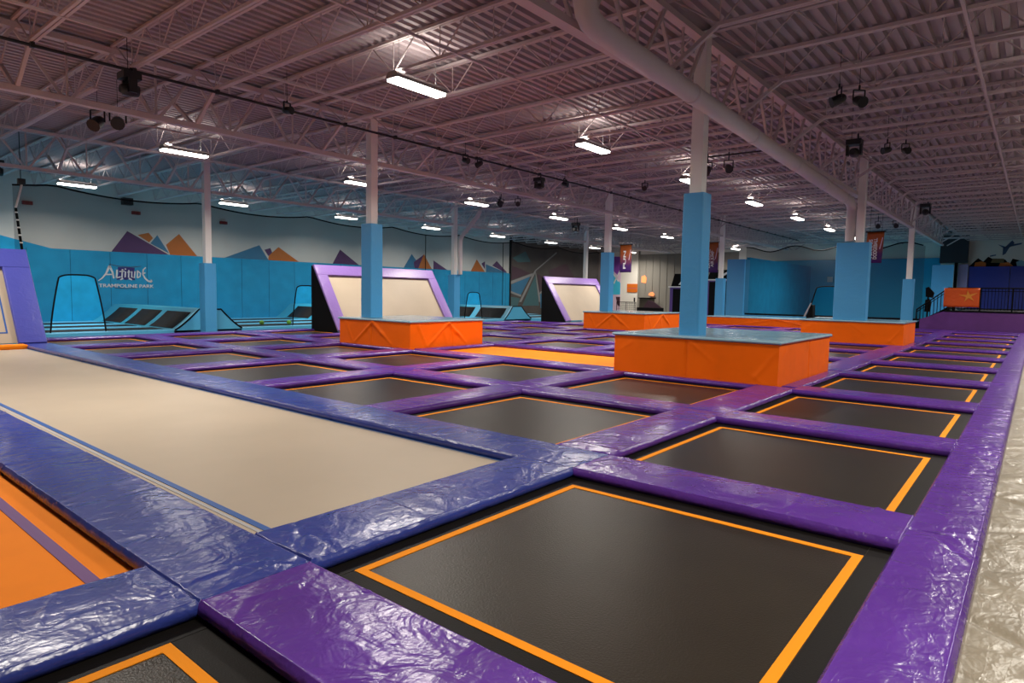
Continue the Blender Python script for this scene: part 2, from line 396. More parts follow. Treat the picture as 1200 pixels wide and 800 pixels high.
# walkway mat at the right
for k in range(9):
    y0 = -2.4+4.4*k; y1 = min(y0+4.4, 36.8)
    o = pad_mb(-.160, 2.6, y0+.003, y1-.003, .055, .05 if k == 0 else .022 if k == 1 else .05 if k == 2 else .1 if k == 3 else .5, seed=50+k, amp=1, dens=4.5, deep=3.2, wide=1.6)
    tag(o.build('walkway_mat', M_MAT, origin=(1.2, (y0+y1)/2, 0)), 'beige-grey vinyl walkway mat beside the purple edge pads, %s section back' % ORD[k+1], 'floor mat', 'walkway mats')

# ------------------------------------------------------------------ orange padded platforms
def platform(x0, x1, y0, y1, h, label, folds, split=True):
    t = empty('padded_platform', ((x0+x1)/2, (y0+y1)/2, 0), label, 'padded platform', 'orange padded platforms')
    zt = h-.05
    def side(name, fn, L, rx):
        nx, nz = int(L/.025), 26; mb = MB(); vs = []
        for j in range(nz+1):
            for i in range(nx+1):
                u, v = i/nx, j/nz; d = .004*noise.noise(Vector((u*L*2, v*2, rx)))
                if split: d -= .022*math.exp(-((u-(.48 if rx == 1 else .55))*L/.016)**2)
                for (ua, va, ub, vb, am, wd) in folds:
                    ax, ay, bx, by = ua*L, va*h, ub*L, vb*h; px, py = u*L, v*h
                    ex, ey = bx-ax, by-ay; l2 = ex*ex+ey*ey; tt = max(0, min(1, ((px-ax)*ex+(py-ay)*ey)/l2))
                    dd = math.hypot(px-ax-tt*ex, py-ay-tt*ey); d += 1.9*am*math.exp(-(dd/wd)**2)*(1-tt*.6)
                vs.append(fn(u, v*zt, d))
        mb.add(vs, [(j*(nx+1)+i, j*(nx+1)+i+1, (j+1)*(nx+1)+i+1, (j+1)*(nx+1)+i) for j in range(nz) for i in range(nx)], True)
        # inner backing so the cover has thickness
        vi = [fn(0, 0, -.04), fn(1, 0, -.04), fn(1, zt, -.04), fn(0, zt, -.04)]; mb.add(vi, [(0, 1, 2, 3)])
        mb.build(name, M_OVI, t)
    side('front_cover', lambda u, z, d: (x0+(x1-x0)*u, y0-d, z), x1-x0, 1)
    side('side_cover', lambda u, z, d: (x1+d, y0+(y1-y0)*u, z), y1-y0, 2)
    side('side_cover', lambda u, z, d: (x0-d, y0+(y1-y0)*u, z), y1-y0, 3)
    side('back_cover', lambda u, z, d: (x0+(x1-x0)*u, y1+d, z), x1-x0, 4)
    T = None
    pad_mb(x0-.02, x1+.02, y0-.02, y1+.02, .055, .07 if y0 < 12 else .3, z0=h-.055, seed=int(x0*7)).build('top_pad', M_SKT, t)
    return t
V1 = [(.50, .95, .64, .52, .006, .03), (.88, .25, .99, .85, .006, .03), (.93, .12, .86, .3, .004, .03), (.12, .85, .03, .6, .004, .03), (.55, .2, .6, .1, .003, .04)]
V2 = [(.5, .97, .22, .15, .016, .035), (.5, .97, .75, .2, .014, .035), (.5, .9, .62, .55, .012, .05), (.1, .9, .2, .2, .010, .04), (.45, .6, .48, .2, .008, .05), (.62, .6, .68, .45, .01, .05)]
platform(-6.12, -3.13, 10.50, 13.68, .80, 'orange platform nearest the walkway, with the tallest-looking blue wrapped column on it', V1)
platform(-14.76, -11.88, 10.50, 13.15, .77, 'orange platform with peaked side folds, before the larger lilac framed leaning trampoline', V2)
platform(-14.76, -11.92, 22.70, 25.85, .79, 'small orange platform in the middle distance by the cream far wall', V2, False)
platform(-6.10, -3.13, 22.70, 25.10, .80, 'orange platform under the widest blue wrapped column and the drain pipe', V1, False)
platform(-13.2, -6.2, 31.75, 33.4, .50, 'low long orange platform before the blue court opening', V2, False)

# ------------------------------------------------------------------ columns
def column(x, y, zb, zp, pw, pd, label, sw=.22, zt=5.98, padx=None):
    t = empty('support_post', (x, y, zb), label, 'support column', 'white steel columns with blue wraps')
    mb = MB(); b = .018
    mb.box(x-sw/2, x+sw/2, y-sw/2, y+sw/2, zb, zt)
    mb.box(x-sw/2-.07, x+sw/2+.07, y-sw/2-.07, y+sw/2+.07, zt-.02, zt)
    o = mb.build('steel_shaft', M_COLM, t)
    bv = o.modifiers.new('bevel', 'BEVEL'); bv.width = b; bv.segments = 2
    if zp:
        px = padx if padx is not None else x
        poly = []; r = .03
        for sx, sy, a0 in ((1, 1, 0), (-1, 1, 90), (-1, -1, 180), (1, -1, 270)):
            for k in range(4):
                a = math.radians(a0+30*k); poly.append((px+sx*(pw/2-r)+r*math.cos(a), y+sy*(pd/2-r)+r*math.sin(a)))
        mb = MB(); n = len(poly); nz = 24; vs = []
        for j in range(nz+1):
            z = zb+.005+(zp-zb-.005)*j/nz
            for k, (a, c) in enumerate(poly):
                d = .006*noise.noise(Vector((a*4, c*4, z*2))); vs.append((a+d, c+d, z))
        mb.add(vs, [(j*n+k, j*n+(k+1) % n, (j+1)*n+(k+1) % n, (j+1)*n+k) for j in range(nz) for k in range(n)], False)
        mb.add(vs[-n:], [tuple(range(n))]); mb.add(vs[:n], [tuple(range(n))[::-1]])
        mb.build('padded_wrap', M_SKY, t)
    return t
column(-4.72, 10.80, .8, 3.28, .37, .37, 'large white column with sky blue wrap rising from the nearest orange platform')
column(-13.75, 10.80, .78, 3.25, .42, .40, 'white column with blue wrap in front of the lilac framed leaning trampoline')
column(-13.80, 22.90, .8, 3.22, .42, .40, 'white column with blue wrap on the small middle-distance orange platform')
column(-4.52, 22.95, .8, 3.28, .95, .42, 'white column whose wide blue wrap also holds the drain pipe', padx=-4.68)
column(-22.65, 10.60, -.3, 2.36, .42, .42, 'white column standing on the floor before the blue ramps by the logo wall')
column(-22.60, 22.85, -.3, 2.36, .46, .42, 'white column with a drain pipe brace beside the lilac leaning trampoline')
column(-13.75, 35.0, .095, 2.5, .45, .42, 'thin distant column before the black and purple booths')
column(-4.72, 34.9, .095, 2.45, .45, .42, 'distant column with blue wrap beside the black stair railing')
column(-22.65, 34.9, -.3, None, .4, .4, 'bare distant white column above the farther lilac leaning trampoline')

# ------------------------------------------------------------------ leaning wall trampolines
def leaning(y0, y1, m_pad, label, bedm, fw_x=-18.9, tx=-20.4, zt=2.36, pw=.42, lines=None):
    t = empty('leaning_trampoline', (fw_x, (y0+y1)/2, 0), label, 'wall trampoline', 'leaning wall trampolines')
    S = Vector((tx-fw_x, 0, zt-.06)); Ls = S.length; S.normalize(); Nn = Vector((0, 1, 0)).cross(S); 
    if Nn.x < 0: Nn = -Nn
    O = Vector((fw_x, 0, .06))
    T = lambda a, b, z: tuple(O+Vector((0, a, 0))+S*b+Nn*z)
    MB().prism([(y0+.05, .05), (y1-.05, .05), (y1-.05, Ls-.05), (y0+.05, Ls-.05)], lambda a, b, z: T(a, b, z), -.02, 0).build('jump_bed', bedm, t)
    if lines:
        a0, a1, b0, b1, w = y0+pw+.16, y1-pw-.16, .32, Ls-pw-.12, .035
        mb = MB()
        for q in ((a0, a1, b0, b0+w), (a0, a1, b1-w, b1), (a0, a0+w, b0+w, b1-w), (a1-w, a1, b0+w, b1-w)):
            mb.prism([(q[0], q[2]), (q[1], q[2]), (q[1], q[3]), (q[0], q[3])], lambda a, b, z: T(a, b, z), .001, .005)
        mb.build('blue_outline', lines, t)
    k = int(y0*3)+99
    pad_mb(y0, y1, Ls-pw, Ls, .09, .12, T=T, seed=k).build('top_pad', m_pad, t)
    pad_mb(y0, y0+pw, 0, Ls-pw-.005, .09, .12, T=T, seed=k+1).build('side_pad', m_pad, t)
    pad_mb(y1-pw, y1, 0, Ls-pw-.005, .09, .12, T=T, seed=k+2).build('side_pad', m_pad, t)
    for yy, s in ((y0, 1), (y1, -1)):
        MB().prism([(fw_x+.02, 0.0), (tx-.05, 0.0), (tx-.05, zt), (tx, zt)], lambda a, b, q: (a, yy+q*s, b), 0, .03).build('black_skirt', M_BLK, t)
    MB().box(tx-.09, tx-.05, y0, y1, 0, zt).build('back_sheet', M_BLK, t)
    return t
leaning(13.35, 19.2, M_LIL, 'lilac framed leaning wall trampoline behind the orange platform with a column', M_WHB)
leaning(27.35, 32.55, M_LIL, 'farther lilac framed leaning wall trampoline near the dark mural', M_WHB)
leaning(1.25, 4.82, M_ABLU, 'indigo framed leaning wall trampoline at the far end of the greige runway', M_WHB, lines=M_BLS, pw=.55)

# ------------------------------------------------------------------ blue half-pipe courts by the left wall
XF = -23.4
def ramp_profile(y_base, y_top, h, n=14):
    # curved quarter rise from floor level to height h
    out = []
    for i in range(n+1):
        u = i/n; out.append((y_base+(y_top-y_base)*u, h*(u**1.5*.5+u*.5)))
    return out
LANES = [(-23.75, -25.75), (-26.2, -28.15), (-28.6, -30.55)]
M_RPN = mat('black_court_mesh', (.016, .016, .018), .7, spec=.12)
FINS = [(9.75, 10.60, 11.40, 12.2), (18.35, 19.2, 20.2, 21.2), (27.75, 28.45, 29.25, 30.2)]
def fin(i, f, where):
    a, b, c, d = f; H = .72
    t = empty('double_ramp', (-27, (b+c)/2, 0), 'light blue double ramp with black panels, %s' % where, 'ramp', 'double ramps of the blue courts')
    prof = ramp_profile(a, b, H)+ramp_profile(d, c, H)[::-1]
    mb = MB(); mb.prism(prof, lambda p, q, x: (x, p, q), XL+.06, XF); mb.build('ramp_body', M_TEAL, t)
    # outline cord on the face towards the walkway
    mb = MB(); mb.tube([(XF+.03, p, q+.005) for p, q in prof], .03, 6); mb.build('black_edge_cord', M_BLK, t)
    MB().prism(ramp_profile(a, b, H)[0:1]+[(b, H), (c, H)]+[(d, 0)], lambda p, q, x: (x, p, q-.02), XF, XF+.03).build('face_panel', M_TEALL, t)
    for (xa, xb) in LANES:
        for pr in (ramp_profile(a, b, H), ramp_profile(d, c, H)):
            seg = pr[1:13]; mb = MB(); vs = []
            for (p, q) in seg: vs += [(xa, p, q+.018), (xb, p, q+.018)]
            for (p, q) in seg: vs += [(xa, p, q-.01), (xb, p, q-.01)]
            n = len(seg); fs = [(2*i, 2*i+1, 2*i+3, 2*i+2) for i in range(n-1)]+[(2*n+2*i, 2*n+2*i+2, 2*n+2*i+3, 2*n+2*i+1) for i in range(n-1)]
            fs += [(2*i, 2*i+2, 2*n+2*i+2, 2*n+2*i) for i in range(n-1)]+[(2*i+1, 2*n+2*i+1, 2*n+2*i+3, 2*i+3) for i in range(n-1)]
            mb.add(vs, fs, True); mb.build('black_panel', M_RPN, t)
for i, (f, w) in enumerate(zip(FINS, ('at the column before the logo wall', 'half hidden behind the lilac leaning trampoline', 'between the two lilac leaning trampolines'))): fin(i, f, w)
tt = empty('court_bed', (-27, 5.0, 0), 'blue court bed with black strips below the logo wall, before its ramp', 'trampoline court', 'blue court beds')
tt2 = empty('court_bed', (-27, 15.3, 0), 'blue court bed with two green balls on it', 'trampoline court', 'blue court beds')
tt3 = empty('court_bed', (-27, 24.5, 0), 'blue court bed half hidden behind the platform and leaning trampoline', 'trampoline court', 'blue court beds')
tt4 = empty('court_bed', (-27, 34, 0), 'blue court bed below the dark triangle mural', 'trampoline court', 'blue court beds')
for t, a, b in ((tt, 2.0, 9.74), (tt2, 12.21, 18.34), (tt3, 21.21, 27.74), (tt4, 30.21, 37.0)):
    MB().box(XL+.06, XF, a, b, -.30, .0).build('blue_deck', M_TEALL, t)
    for (xa, xb) in LANES: MB().box(xb+.45, xa-.45, a+.1, b, .0005, .012).build('black_strip', M_RPN, t)
for x_, y_, lb in ((-24.7, 13.75, 'green rubber ball on the blue court floor, nearer the ramp'), (-24.3, 14.75, 'green rubber ball on the blue court floor, nearer the net arch')):
    mb = MB(); r = .095
    rings = [[(x_+r*math.sin(PI*j/10)*math.cos(2*PI*k/16), y_+r*math.sin(PI*j/10)*math.sin(2*PI*k/16), .09+.02+r*-math.cos(PI*j/10)) for k in range(16)] for j in range(11)]
    mb.add([p for g in rings for p in g], [(j*16+k, j*16+(k+1) % 16, (j+1)*16+(k+1) % 16, (j+1)*16+k) for j in range(10) for k in range(16)], True)
    mb.m = 1
    mb.tube([(x_+(r+.001)*math.cos(a*PI/8), y_+(r+.001)*math.sin(a*PI/8), .11) for a in range(17)], .003, 5, caps=False)
    tag(mb.build('dodge_ball', [M_GRN, M_BLK], origin=(x_, y_, .11)), lb, 'ball', 'green balls')

# ------------------------------------------------------------------ left wall paint, pads and logo
def wall_l(t=0): return lambda a, b, q: (XL+t+q, a, b)
mb = MB().prism([(2, -.3), (38.0, -.3), (38.0, 3.0), (8.35, 3.02), (6.68, 3.43), (2, 5.2)], wall_l(), .001, .05)
for k in range(24):
    y = 3+k*1.5
    mb.m = 1; mb.box(XL+.05, XL+.053, y, y+.012, -.3, 3.0)
o = mb.build('wall_padding', [M_WALLB, M_BLK]); tag(o, 'teal blue padded lower wall carrying the white logo', 'wall padding')
mur = empty('wall_mural', (XL+.05, 12, 3), 'orange, purple and blue triangle peaks painted on the white wall', 'mural')
PK = {'purple': [[(10.57, 3.0), (11.24, 3.97), (13.01, 3.0)], [(17.79, 3.55), (18.13, 3.66), (18.23, 3.42), (18.01, 3.24)], [(21.98, 2.98), (22.51, 3.85), (23.87, 3.0)], [(29.97, 3.59), (31.3, 2.99), (29.97, 2.97)], [(34.77, 3.6), (35.15, 3.78), (35.16, 3.2)], [(35.98, 3.51), (36.48, 3.87), (37.7, 3.05), (37.4, 3.07)], [(28.2, 3.4), (29.05, 3.9), (28.6, 3.0), (28.3, 3.0)]],
      'orange': [[(11.67, 3.83), (12.13, 3.97), (12.31, 3.74), (12.14, 3.53)], [(12.87, 3.47), (13.47, 4.02), (14.31, 3.0), (13.06, 3.0)], [(18.0, 3.0), (18.03, 3.27), (18.6, 3.74), (19.83, 3.0)], [(28.48, 2.94), (29.1, 3.97), (29.85, 2.97)], [(33.62, 2.97), (34.26, 3.88), (35.16, 3.0)]],
      'blue': [[(12.19, 3.49), (12.5, 3.89), (13.0, 3.08)], [(15.6, 3.0), (17.51, 3.77), (18.03, 3.0)], [(27.27, 2.89), (28.03, 3.91), (28.43, 3.52), (28.26, 2.93)], [(35.26, 3.58), (37.78, 3.0), (35.28, 2.92)]]}
for k_, (nm, m_) in enumerate((('blue', M_PBL), ('orange', M_POR), ('purple', M_PPU))):
    mb = MB()
    for p in PK[nm]: mb.prism(p, wall_l(), .001, .006+.003*k_)
    mb.build('%s_peaks' % nm, m_, mur)
mur = empty('wall_mural', (XL+.05, 44, 2), 'shade-darkened taupe mural with blue and teal triangles outlined in grey', 'mural')
MB().prism([(38.05, -.3), (52.9, -.3), (52.9, 5.9), (38.05, 5.9)], wall_l(), .001, .03).build('taupe_ground', M_TAUPE, mur)
def tri(nm, m_, ps, th):
    mb = MB(); [mb.prism(p, wall_l(), .03, th) for p in ps]; mb.build(nm, m_, mur)
tri('grey_outline', M_PLN, [[(38.1, 2.15), (38.1, 2.4), (40.9, 3.12), (40.9, 2.9)], [(39.2, .8), (39.5, .8), (41.35, 3.3), (41.2, 3.4)], [(41.2, 3.3), (41.35, 3.1), (42.05, .8), (41.8, .8)], [(41.1, 3.3), (41.3, 3.3), (44.2, 4.9), (44.1, 5.0)], [(38.15, 1.5), (38.15, 1.66), (39.5, 1.36), (39.4, 1.2)], [(41.8, 1.4), (41.9, 1.6), (43.6, 2.3), (43.6, 2.1)]], .034)
tri('blue_triangle', M_PBL, [[(38.2, 2.15), (40.6, 2.86), (39.41, 1.36), (38.2, 1.64)], [(41.9, 1.4), (43.4, 2.06), (44.6, 2.0), (44.9, .3), (42.05, .3)]], .036)
tri('teal_triangle', M_PTE, [[(39.6, .5), (41.26, 3.0), (41.82, .5)], [(38.2, 1.2), (39.3, 1.1), (38.9, .3), (38.2, .3)], [(38.3, 4.2), (39.9, 4.8), (40.6, 4.0), (39.0, 3.9)]], .038)
tri('plum_triangle', M_PBR, [[(41.5, 3.05), (42.8, 2.85), (41.9, 1.6)], [(38.2, 2.5), (38.25, 3.6), (40.6, 3.1)], [(43.0, 3.4), (45.6, 4.1), (47.0, 2.8), (44.4, 1.9)]], .040)
MB().box(XL, XL+.12, 37.95, 38.07, -.3, 5.9).build('corner_strip', M_BLK, mur)
# small wall fittings
for y, z, lb in ((7.6, 4.78, 'small red box on the white wall nearest the net pole'), (11.6, 4.8, 'small red box on the white wall above the purple peak'), (15.6, 4.74, 'small red box on the white wall past the column')):
    mb = MB().box(XL, XL+.12, y-.17, y+.17, z-.07, z+.07); mb.box(XL, XL+.16, y-.1, y-.02, z-.04, z+.05).box(XL, XL+.16, y+.03, y+.11, z-.04, z+.05)
    tag(mb.build('emergency_box', M_RED, origin=(XL, y, z)), lb, 'wall fitting', 'red wall boxes')
t = empty('wall_speaker', (XL+.2, 11.2, 5.25), 'black speaker high on the white wall', 'speaker')
MB().box(XL+.05, XL+.35, 11.0, 11.4, 5.1, 5.4).build('cabinet', M_DARK, t); MB().bar((XL, 11.2, 5.25), (XL+.06, 11.2, 5.25), .08).build('bracket', M_DARK, t)

def text_obj(s, name, m_, size, loc, rot, parent=None, sx=1, ext=.006, shear=0, off=0):
    cu = bpy.data.curves.new(name, 'FONT'); cu.body = s; cu.size = size; cu.extrude = ext; cu.align_x = 'CENTER'; cu.align_y = 'CENTER'; cu.shear = shear; cu.offset = off
    o = bpy.data.objects.new(name, cu); COL.objects.link(o); bpy.context.view_layer.update()
    me = bpy.data.meshes.new_from_object(o.evaluated_get(bpy.context.evaluated_depsgraph_get())); bpy.data.objects.remove(o); bpy.data.curves.remove(cu)
    o = bpy.data.objects.new(name, me); COL.objects.link(o); me.materials.clear(); me.materials.append(m_)
    M4 = Matrix.Translation(Vector(loc)) @ rot.to_4x4() @ Matrix.Diagonal((sx, 1, 1, 1)); me.transform(M4)
    if parent:
        inv = Matrix.LocRotScale(parent.location, parent.rotation_euler, None).inverted(); me.transform(inv); o.parent = parent
    return o
RX_POS = Matrix(((0, 0, 1), (1, 0, 0), (0, 1, 0)))      # text facing +X (reads along +Y)
RY_NEG = Matrix(((1, 0, 0), (0, 0, -1), (0, 1, 0)))     # text facing -Y (reads along +X)
# the wall logo, drawn as strokes
lg = empty('wall_logo', (XL+.06, 11.1, 1.9), 'white wall logo with swooping letters on a navy patch', 'wall logo')
xo = XL+.055
def LG(u, v): return (10.02+u*(12.18-10.02), 2.43-v*(2.43-1.62))   # u,v 0..1 in the logo's own rectangle (v down)
def stroke(mb, pts, w0, w1, q0, q1):
    P2 = [Vector(LG(*p)) for p in pts]; n = len(P2); Lf, Rt = [], []
    for i, p in enumerate(P2):
        d = (P2[min(i+1, n-1)]-P2[max(i-1, 0)]).normalized(); nn = Vector((-d.y, d.x)); w = w0+(w1-w0)*i/(n-1)
        Lf.append(p+nn*w/2); Rt.append(p-nn*w/2)
    for i in range(n-1): mb.prism([tuple(Rt[i]), tuple(Rt[i+1]), tuple(Lf[i+1]), tuple(Lf[i])], lambda a, b, q: (xo+q, a, b), q0, q1)
mb = MB(); mb.prism([LG(.36, .10), LG(.68, .10), LG(.66, .45), LG(.68, .80), LG(.56, .74), LG(.50, .80), LG(.44, .74), LG(.33, .80), LG(.37, .45)], lambda a, b, q: (xo+q, a, b), 0, .004)
mb.build('navy_patch', M_LNAV, lg)
mb = MB()
S = [([(0.0, .86), (.07, .72), (.14, .48), (.21, .05)], .03, .085), ([(.21, .05), (.26, .4), (.28, .72)], .085, .06), ([(.14, .52), (.27, .5)], .05, .05),
     ([(.345, .24), (.33, .68)], .065, .065), ([(.33, .68), (.41, .62)], .06, .045), ([(.445, .20), (.43, .66)], .055, .055), ([(.385, .34), (.485, .30)], .05, .04),
     ([(.50, .16), (.50, .22)], .06, .06), ([(.50, .32), (.49, .64)], .055, .05), ([(.565, .24), (.555, .66)], .055, .05), ([(.535, .36), (.595, .34)], .04, .04),
     ([(.62, .30), (.615, .62), (.665, .66), (.68, .30)], .05, .05), ([(.73, .24), (.72, .66)], .055, .055), ([(.73, .26), (.785, .4), (.775, .58), (.72, .66)], .05, .05),
     ([(.89, .06), (.84, .2), (.83, .45), (.87, .66), (.93, .82), (1.0, .86)], .04, .08), ([(.83, .42), (.88, .36)], .05, .04), ([(1.0, .86), (.99, .74)], .08, .03),
     ([(.40, .78), (.45, .70)], .04, .07), ([(.56, .70), (.62, .78)], .07, .04)]
for pts, a, b in S: stroke(mb, pts, a*1.05, b*1.05, .005, .012)
mb.build('white_lettering', M_LWHT, lg)
text_obj('TRAMPOLINE PARK', 'small_lettering', M_LWHT, .21, (xo+.006, 11.15, 1.52), RX_POS, lg, sx=1.22, off=.004)
mb = MB(); stroke(mb, [(.2, -.05), (.4, .06), (.6, .08), (.8, 0)], .02, .02, .002, .006); stroke(mb, [(.3, 1.22), (.5, 1.27), (.7, 1.22)], .02, .02, .002, .006)
mb.build('thin_red_swoosh', M_PBR, lg)

# ------------------------------------------------------------------ safety net along the courts, rope and pole
NY0, NY1 = 5.3, 37.8
ARCH = [(6.86, 1.84, .76, .50), (15.0, 1.66, .62, .42), (25.2, 1.5, .7, .45)]      # centre y, height, half width low, half width high
def rope_z(y): return 4.56-.006*(y-6)-.20*abs(math.sin((y-6.3)*PI/4.45))**.8
def arch_z(y):
    for c, h, wl, wh in ARCH:
        d = abs(y-c)
        if d < wl:
            if d < wh: return h-.10*(d/wh)**4
            return (h-.10)*((wl-d)/(wl-wh))**.75
    return 0
nt = empty('safety_net', (XF, 20, 0), 'black safety net with arched openings hung along the blue courts', 'safety net')
mb = MB(); ys = []; y = NY0
while y < NY1: ys.append(y); y += .07
vs = []
def fin_z(y):
    for a, b, c, d in FINS:
        if a < y < d: return .74*min(1, (y-a)/(b-a), (d-y)/(d-c))+.02
    return .02
for y in ys: vs += [(XF-.04, y, max(fin_z(y), arch_z(y))), (XF-.04, y, rope_z(y))]
mb.add(vs, [(2*i, 2*i+2, 2*i+3, 2*i+1) for i in range(len(ys)-1)]); mb.build('netting', M_NET, nt)
mb = MB().tube([(XF-.04, y, rope_z(y)) for y in ys[::4]], .028, 6); mb.build('top_rope', M_BLK, nt)
for c, h, wl, wh in ARCH:
    mb = MB(); pts = []
    k = -wl
    for i in range(41):
        y = c-wl+2*wl*i/40; pts.append((XF-.03, y, max(0.03, arch_z(y))))
    mb.tube(pts, .025, 6); mb.build('arch_cord', M_BLK, nt)
for y in (21.7, 27.6): MB().tube([(XF-.04, y, .8), (XF-.04, y, rope_z(y))], .02, 5).build('seam_cord', M_BLK, nt)
t = empty('net_pole', (XF+.02, 5.3, 0), 'slanted net pole with black and white lacing above the indigo leaning trampoline', 'net pole')
mb = MB().tube([(XF+.1, 5.46, 2.3), (XF+.05, 5.34, 3.75)], .035, 8); mb.build('laced_section', M_BLK, t)
mb = MB().tube([(XF+.05, 5.34, 3.75), (XF, 5.52, 4.45)], .03, 8)
for k in range(6): mb.tube([(XF+.1-.05*k/6, 5.45-.12*k/6, 2.5+k*.22), (XF+.1-.05*k/6, 5.45-.12*k/6, 2.54+k*.22)], .04, 8)
mb.build('white_section', M_COLM, t); MB().box(XF-.06, XF+.08, 5.42, 5.6, 4.45, 4.62).build('clamp', M_DARK, t)
MB().tube([(XF, 5.5, 4.6), (XF, 5.5, 5.98)], .012, 5).build('hanger', M_DARK, t)

# ------------------------------------------------------------------ far wall region
def wall_f(t=0): return lambda a, b, q: (a, YF-t-q, b)
fm = empty('wall_mural', (-30.8, YF, 3), 'bright purple and aqua mural beside the cream wall panel', 'mural')
MB().prism([(XL, -.3), (-30.42, -.3), (-30.42, 5.1), (XL, 5.1)], wall_f(), .001, .02).build('pink_ground', M_PNK, fm)
MB().prism([(XL, 5.1), (-30.39, 5.03), (-30.44, 3.96), (-30.81, 3.36), (XL, 4.05)], wall_f(), .02, .026).build('purple_shape', M_BRP, fm)
MB().prism([(XL, 3.6), (-31.2, 3.55), (-30.44, 2.56), (-30.44, 1.52), (-31.35, 1.5), (XL, 2.2)], wall_f(), .02, .03).build('aqua_shape', M_BRB, fm)
MB().prism([(XL, 4.0), (XL, 3.85), (-30.7, 2.7), (-30.6, 2.8)], wall_f(), .03, .034).prism([(-31.2, 2.6), (-31.1, 2.5), (-30.42, 3.9), (-30.45, 4.05)], wall_f(), .03, .034).build('white_line', M_LWHT, fm)
MB().prism([(-30.9, 1.3), (-30.44, 1.3), (-30.44, .4), (-30.7, .5)], wall_f(), .02, .03).build('plum_shape', M_PBR, fm)
# roll shutter
rs = empty('roll_shutter', (-26.4, YF-.05, 0), 'tall grey ribbed shutter next to the cream wall panel', 'shutter')
mb = MB(); x = -28.45
while x < -19.5:
    mb.box(x, x+.62, YF-.07, YF, -.3, 5.2); mb.box(x+.62, x+.70, YF-.03, YF, -.3, 5.2); x += .70
mb.build('ribbed_curtain', M_RIB, rs)
MB().box(-28.6, -28.45, YF-.12, YF, -.3, 5.5).box(-22.6, -22.45, YF-.12, YF, -.3, 5.3).build('guide_rail', M_RIB, rs)
t = MB().box(-29.72, -28.50, YF-.06, YF, 1.74, 2.52); t.m = 1
t.box(-29.66, -28.56, YF-.064, YF-.06, 2.10, 2.12)
tag(t.build('wall_sign', [M_SIGN, M_BRP], origin=(-29.1, YF, 2.1)), 'flat orange rectangular sign on the cream wall panel', 'sign')
mb = MB(); mb.prism([(-28.2, 2.65), (-27.75, 2.6), (-27.72, 3.1), (-27.9, 3.3), (-28.2, 3.2)], lambda a, b, q: (a, YF-.08-q, b), 0, .05)
tag(mb.build('poster', M_SIGNL, origin=(-28, YF, 3)), 'small glowing orange poster on the grey shutter', 'poster')
mb = MB().prism([(-27.4, 1.5), (-26.9, 1.4), (-26.8, 1.6), (-27.0, 1.8), (-27.3, 1.7)], lambda a, b, q: (a, YF-.2-q, b), 0, .06)
tag(mb.build('light_sign', M_SIGNL, origin=(-27.1, YF-.2, 1.6)), 'small pinkish lit sign above the counter by the shutter', 'sign')
t = empty('service_counter', (-26.9, 51.6, -.3), 'brownish counter cabinet before the grey shutter', 'counter')
MB().box(-27.5, -26.4, 51.3, 52.0, -.3, 1.2).build('cabinet', mat('brown_laminate', (.06, .05, .035), .5), t)
MB().box(-27.6, -26.3, 51.2, 52.1, 1.2, 1.27).build('countertop', M_BLK, t)
t = empty('wire_fence', (-28.5, 50, -.3), 'low black wire fence panel before the cream wall', 'fence')
mb = MB()
for x in (-29.05, -28.1, -27.15): mb.tube([(x, 50, -.3), (x, 50, .88)], .03, 6)
mb.tube([(-29.05, 50, .86), (-27.15, 50, .86)], .03, 6); mb.build('post_frame', M_BLK, t)
mb = MB()
for k in range(13): mb.tube([(-29.05+k*.158, 50, -.2), (-29.05+k*.158, 50, .86)], .012, 4)
for k in range(6): mb.tube([(-29.05, 50, -.1+k*.17), (-27.15, 50, -.1+k*.17)], .012, 4)
mb.build('wire_grid', M_BLK, t)
t = empty('lounge_seat', (-25.3, 49, -.3), 'dark lounge seat with slanted back by the shutter', 'seat')
MB().box(-26.3, -24.2, 48.6, 49.4, -.3, .45).build('seat', M_BLK, t)
MB().prism([(-26.0, .45), (-24.3, .45), (-25.2, 1.0), (-25.6, 1.05)], lambda a, b, q: (a, 49.2+q, b), 0, .2).build('backrest', M_PBR, t)
mb = MB(); mb.tube([(-28.55, 52.3, .9), (-28.55, 52.3, 1.25)], .07, 8); mb.tube([(-28.55, 52.3, -.3), (-28.55, 52.3, .9)], .03, 6)
tag(mb.build('hand_sanitizer_stand', M_BLK, origin=(-28.55, 52.3, -.3)), 'thin dark stand with rounded top before the cream wall', 'stand')
# purple booths with black header boards
def booth(x0, x1, y, zt, zh, label):
    t = empty('game_booth', ((x0+x1)/2, y, -.3), label, 'booth', 'purple booths')
    MB().box(x0, x1, y, y+1.2, -.3, zt).build('booth_body', M_PWAL2, t)
    MB().box(x0+.25, x1-.35, y-.02, y, -.2, zt-.1).build('dark_opening', M_BLK, t)
    MB().box(x0-.1, x1+.1, y-.05, y+1.2, zt, zt+.08).build('white_ledge', M_LWHT, t)
    MB().prism([(x0+.1, zt+.08), (x1, zt+.08), (x1+.1, zh), (x0+.35, zh)], lambda a, b, q: (a, y+q, b), -.04, .06).build('header_board', M_BLK, t)
    MB().prism([(x0+.45*(x1-x0), zt+.2), (x0+.6*(x1-x0), zt+.2), (x0+.95*(x1-x0), zh-.15), (x0+.8*(x1-x0), zh-.15)], lambda a, b, q: (a, y+q, b), -.05, -.04).build('white_slash', M_LWHT, t)
M_PWAL2 = mat('violet_booth_vinyl', (.10, .05, .26), .5)
booth(-21.1, -19.6, 44, 2.1, 3.1, 'purple booth with black header beside the grey shutter')
booth(-18.35, -16.5, 44, 2.62, 3.35, 'purple booth with black header behind the thin distant column')

